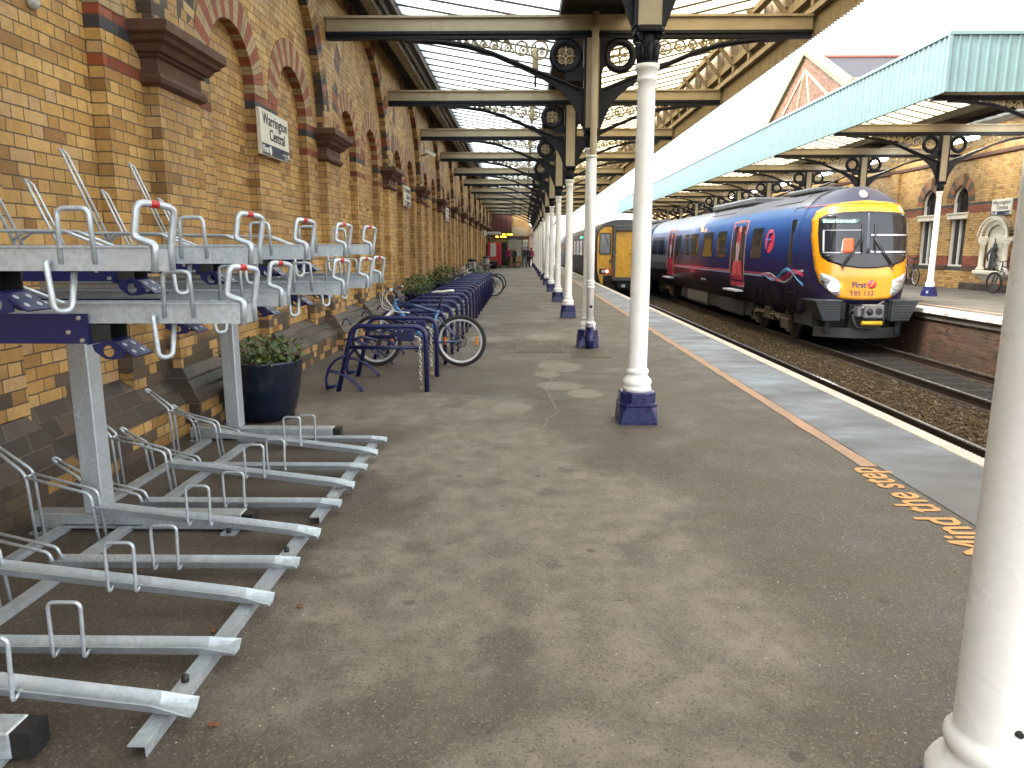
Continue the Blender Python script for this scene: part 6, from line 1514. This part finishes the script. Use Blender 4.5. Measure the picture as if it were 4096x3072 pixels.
person(-1.2, 61.8, .3, 1.74, (.22, .015, .07), (.012, .012, .014), (.28, .22, .15), 'person in a magenta jumper and black trousers beside the red machine', .3)
person(-.72, 61.0, -.9, 1.70, (.02, .025, .03), (.012, .012, .014), (.10, .06, .04), 'person in a dark jacket and dark trousers next to the magenta jumper', .6)
person(.42, 61.8, 2.2, 1.76, (.045, .035, .05), (.012, .012, .014), (.08, .05, .035), 'person in a dark coat turned towards the columns', .9)
person(.12, 64.5, .2, 1.72, (.03, .03, .035), (.06, .12, .18), (.07, .045, .03), 'person in a dark top and blue jeans behind the glass shelter', .2)
person(.70, 63.4, 2.6, 1.70, (.30, .02, .03), (.02, .02, .02), (.08, .06, .04), 'person in a red coat almost hidden behind the columns', .2)

# ================================================================== BARE TREE AND FAR BUILDINGS
t = thing('bare_tree', 'leafless winter tree beyond the far end of the tracks', 'tree', (5.0, 150, -1), world=True)
b = MB(); r_ = random.Random(4)
def branch(p, d, L, r, n):
    q = p+d*L; b.tube([p, (p+q)/2+Vector((r_.uniform(-1, 1), r_.uniform(-1, 1), 0))*L*.06, q], [r, r*.85, r*.65], 5)
    if n == 0: return
    for i in range(3 if n > 1 else 4):
        e = (d+Vector((r_.uniform(-.7, .7), r_.uniform(-.7, .7), r_.uniform(-.1, .5)))).normalized(); branch(q, e, L*r_.uniform(.6, .8), r*.62, n-1)
branch(Vector((5, 150, -1)), Vector((.03, 0, 1)), 4.2, .28, 5); b.build('trunk', M('grey_bark', (.10, .085, .075), .9), t)
t = thing('far_building', 'small far red brick building beyond the end of the tracks', 'building', (1.6, 130, -1), world=True)
b = MB(); b.box(-2, 3.2, 130, 140, -1, 4.2); b.prism([(-2.3, 4.2), (3.5, 4.2), (.6, 6.0)], lambda p, q: (p[0], q, p[1]), 129.7, 140.3); b.build('wall', mBrickR, t)
b = MB(); b.box(2.0, 2.7, 129.95, 129.99, .4, 1.6); b.build('window', mGlassDk, t)
# ================================================================== CAMERA, SKY, SUN
cam = bpy.data.cameras.new('camera'); co = bpy.data.objects.new('camera', cam); COL.objects.link(co)
cam.sensor_width = 36.; cam.lens = 1560/2212*36; cam.clip_start = .05; cam.clip_end = 1500
co.location = (0, 0, 1.55); co.rotation_euler = (R(90-10.584), 0, R(.866)); SC.camera = co
w = bpy.data.worlds.new('World'); SC.world = w; w.use_nodes = True; nt = w.node_tree
bg = nt.nodes['Background']; sky = nt.nodes.new('ShaderNodeTexSky'); sky.sky_type = 'NISHITA'; sky.sun_disc = False
EL, AZ = 48., 245.                                # sun high, behind and to the right of the canopies
sky.sun_elevation = R(EL); sky.sun_rotation = R(AZ); sky.air_density = 1.; sky.dust_density = 3.; sky.ozone_density = 1.
hs = nt.nodes.new('ShaderNodeHueSaturation'); hs.inputs['Saturation'].default_value = .22
nt.links.new(sky.outputs[0], hs.inputs['Color']); nt.links.new(hs.outputs[0], bg.inputs[0]); bg.inputs[1].default_value = .15
sun = bpy.data.lights.new('sun', 'SUN'); sun.energy = .7; sun.angle = R(15); sun.color = (1, .96, .9)
so = bpy.data.objects.new('sun', sun); COL.objects.link(so)
d = Vector((math.sin(R(AZ))*math.cos(R(EL)), math.cos(R(AZ))*math.cos(R(EL)), math.sin(R(EL))))
so.rotation_euler = d.to_track_quat('Z', 'Y').to_euler()
SC.view_settings.view_transform = 'Standard'; SC.view_settings.look = 'None'; SC.view_settings.gamma = 1.
SC.view_settings.exposure = 3.05
try:
    SC.cycles.max_bounces = 10; SC.cycles.diffuse_bounces = 5; SC.cycles.glossy_bounces = 4; SC.cycles.transmission_bounces = 6; SC.cycles.caustics_reflective = False
    SC.cycles.sample_clamp_indirect = 6.
except Exception: pass
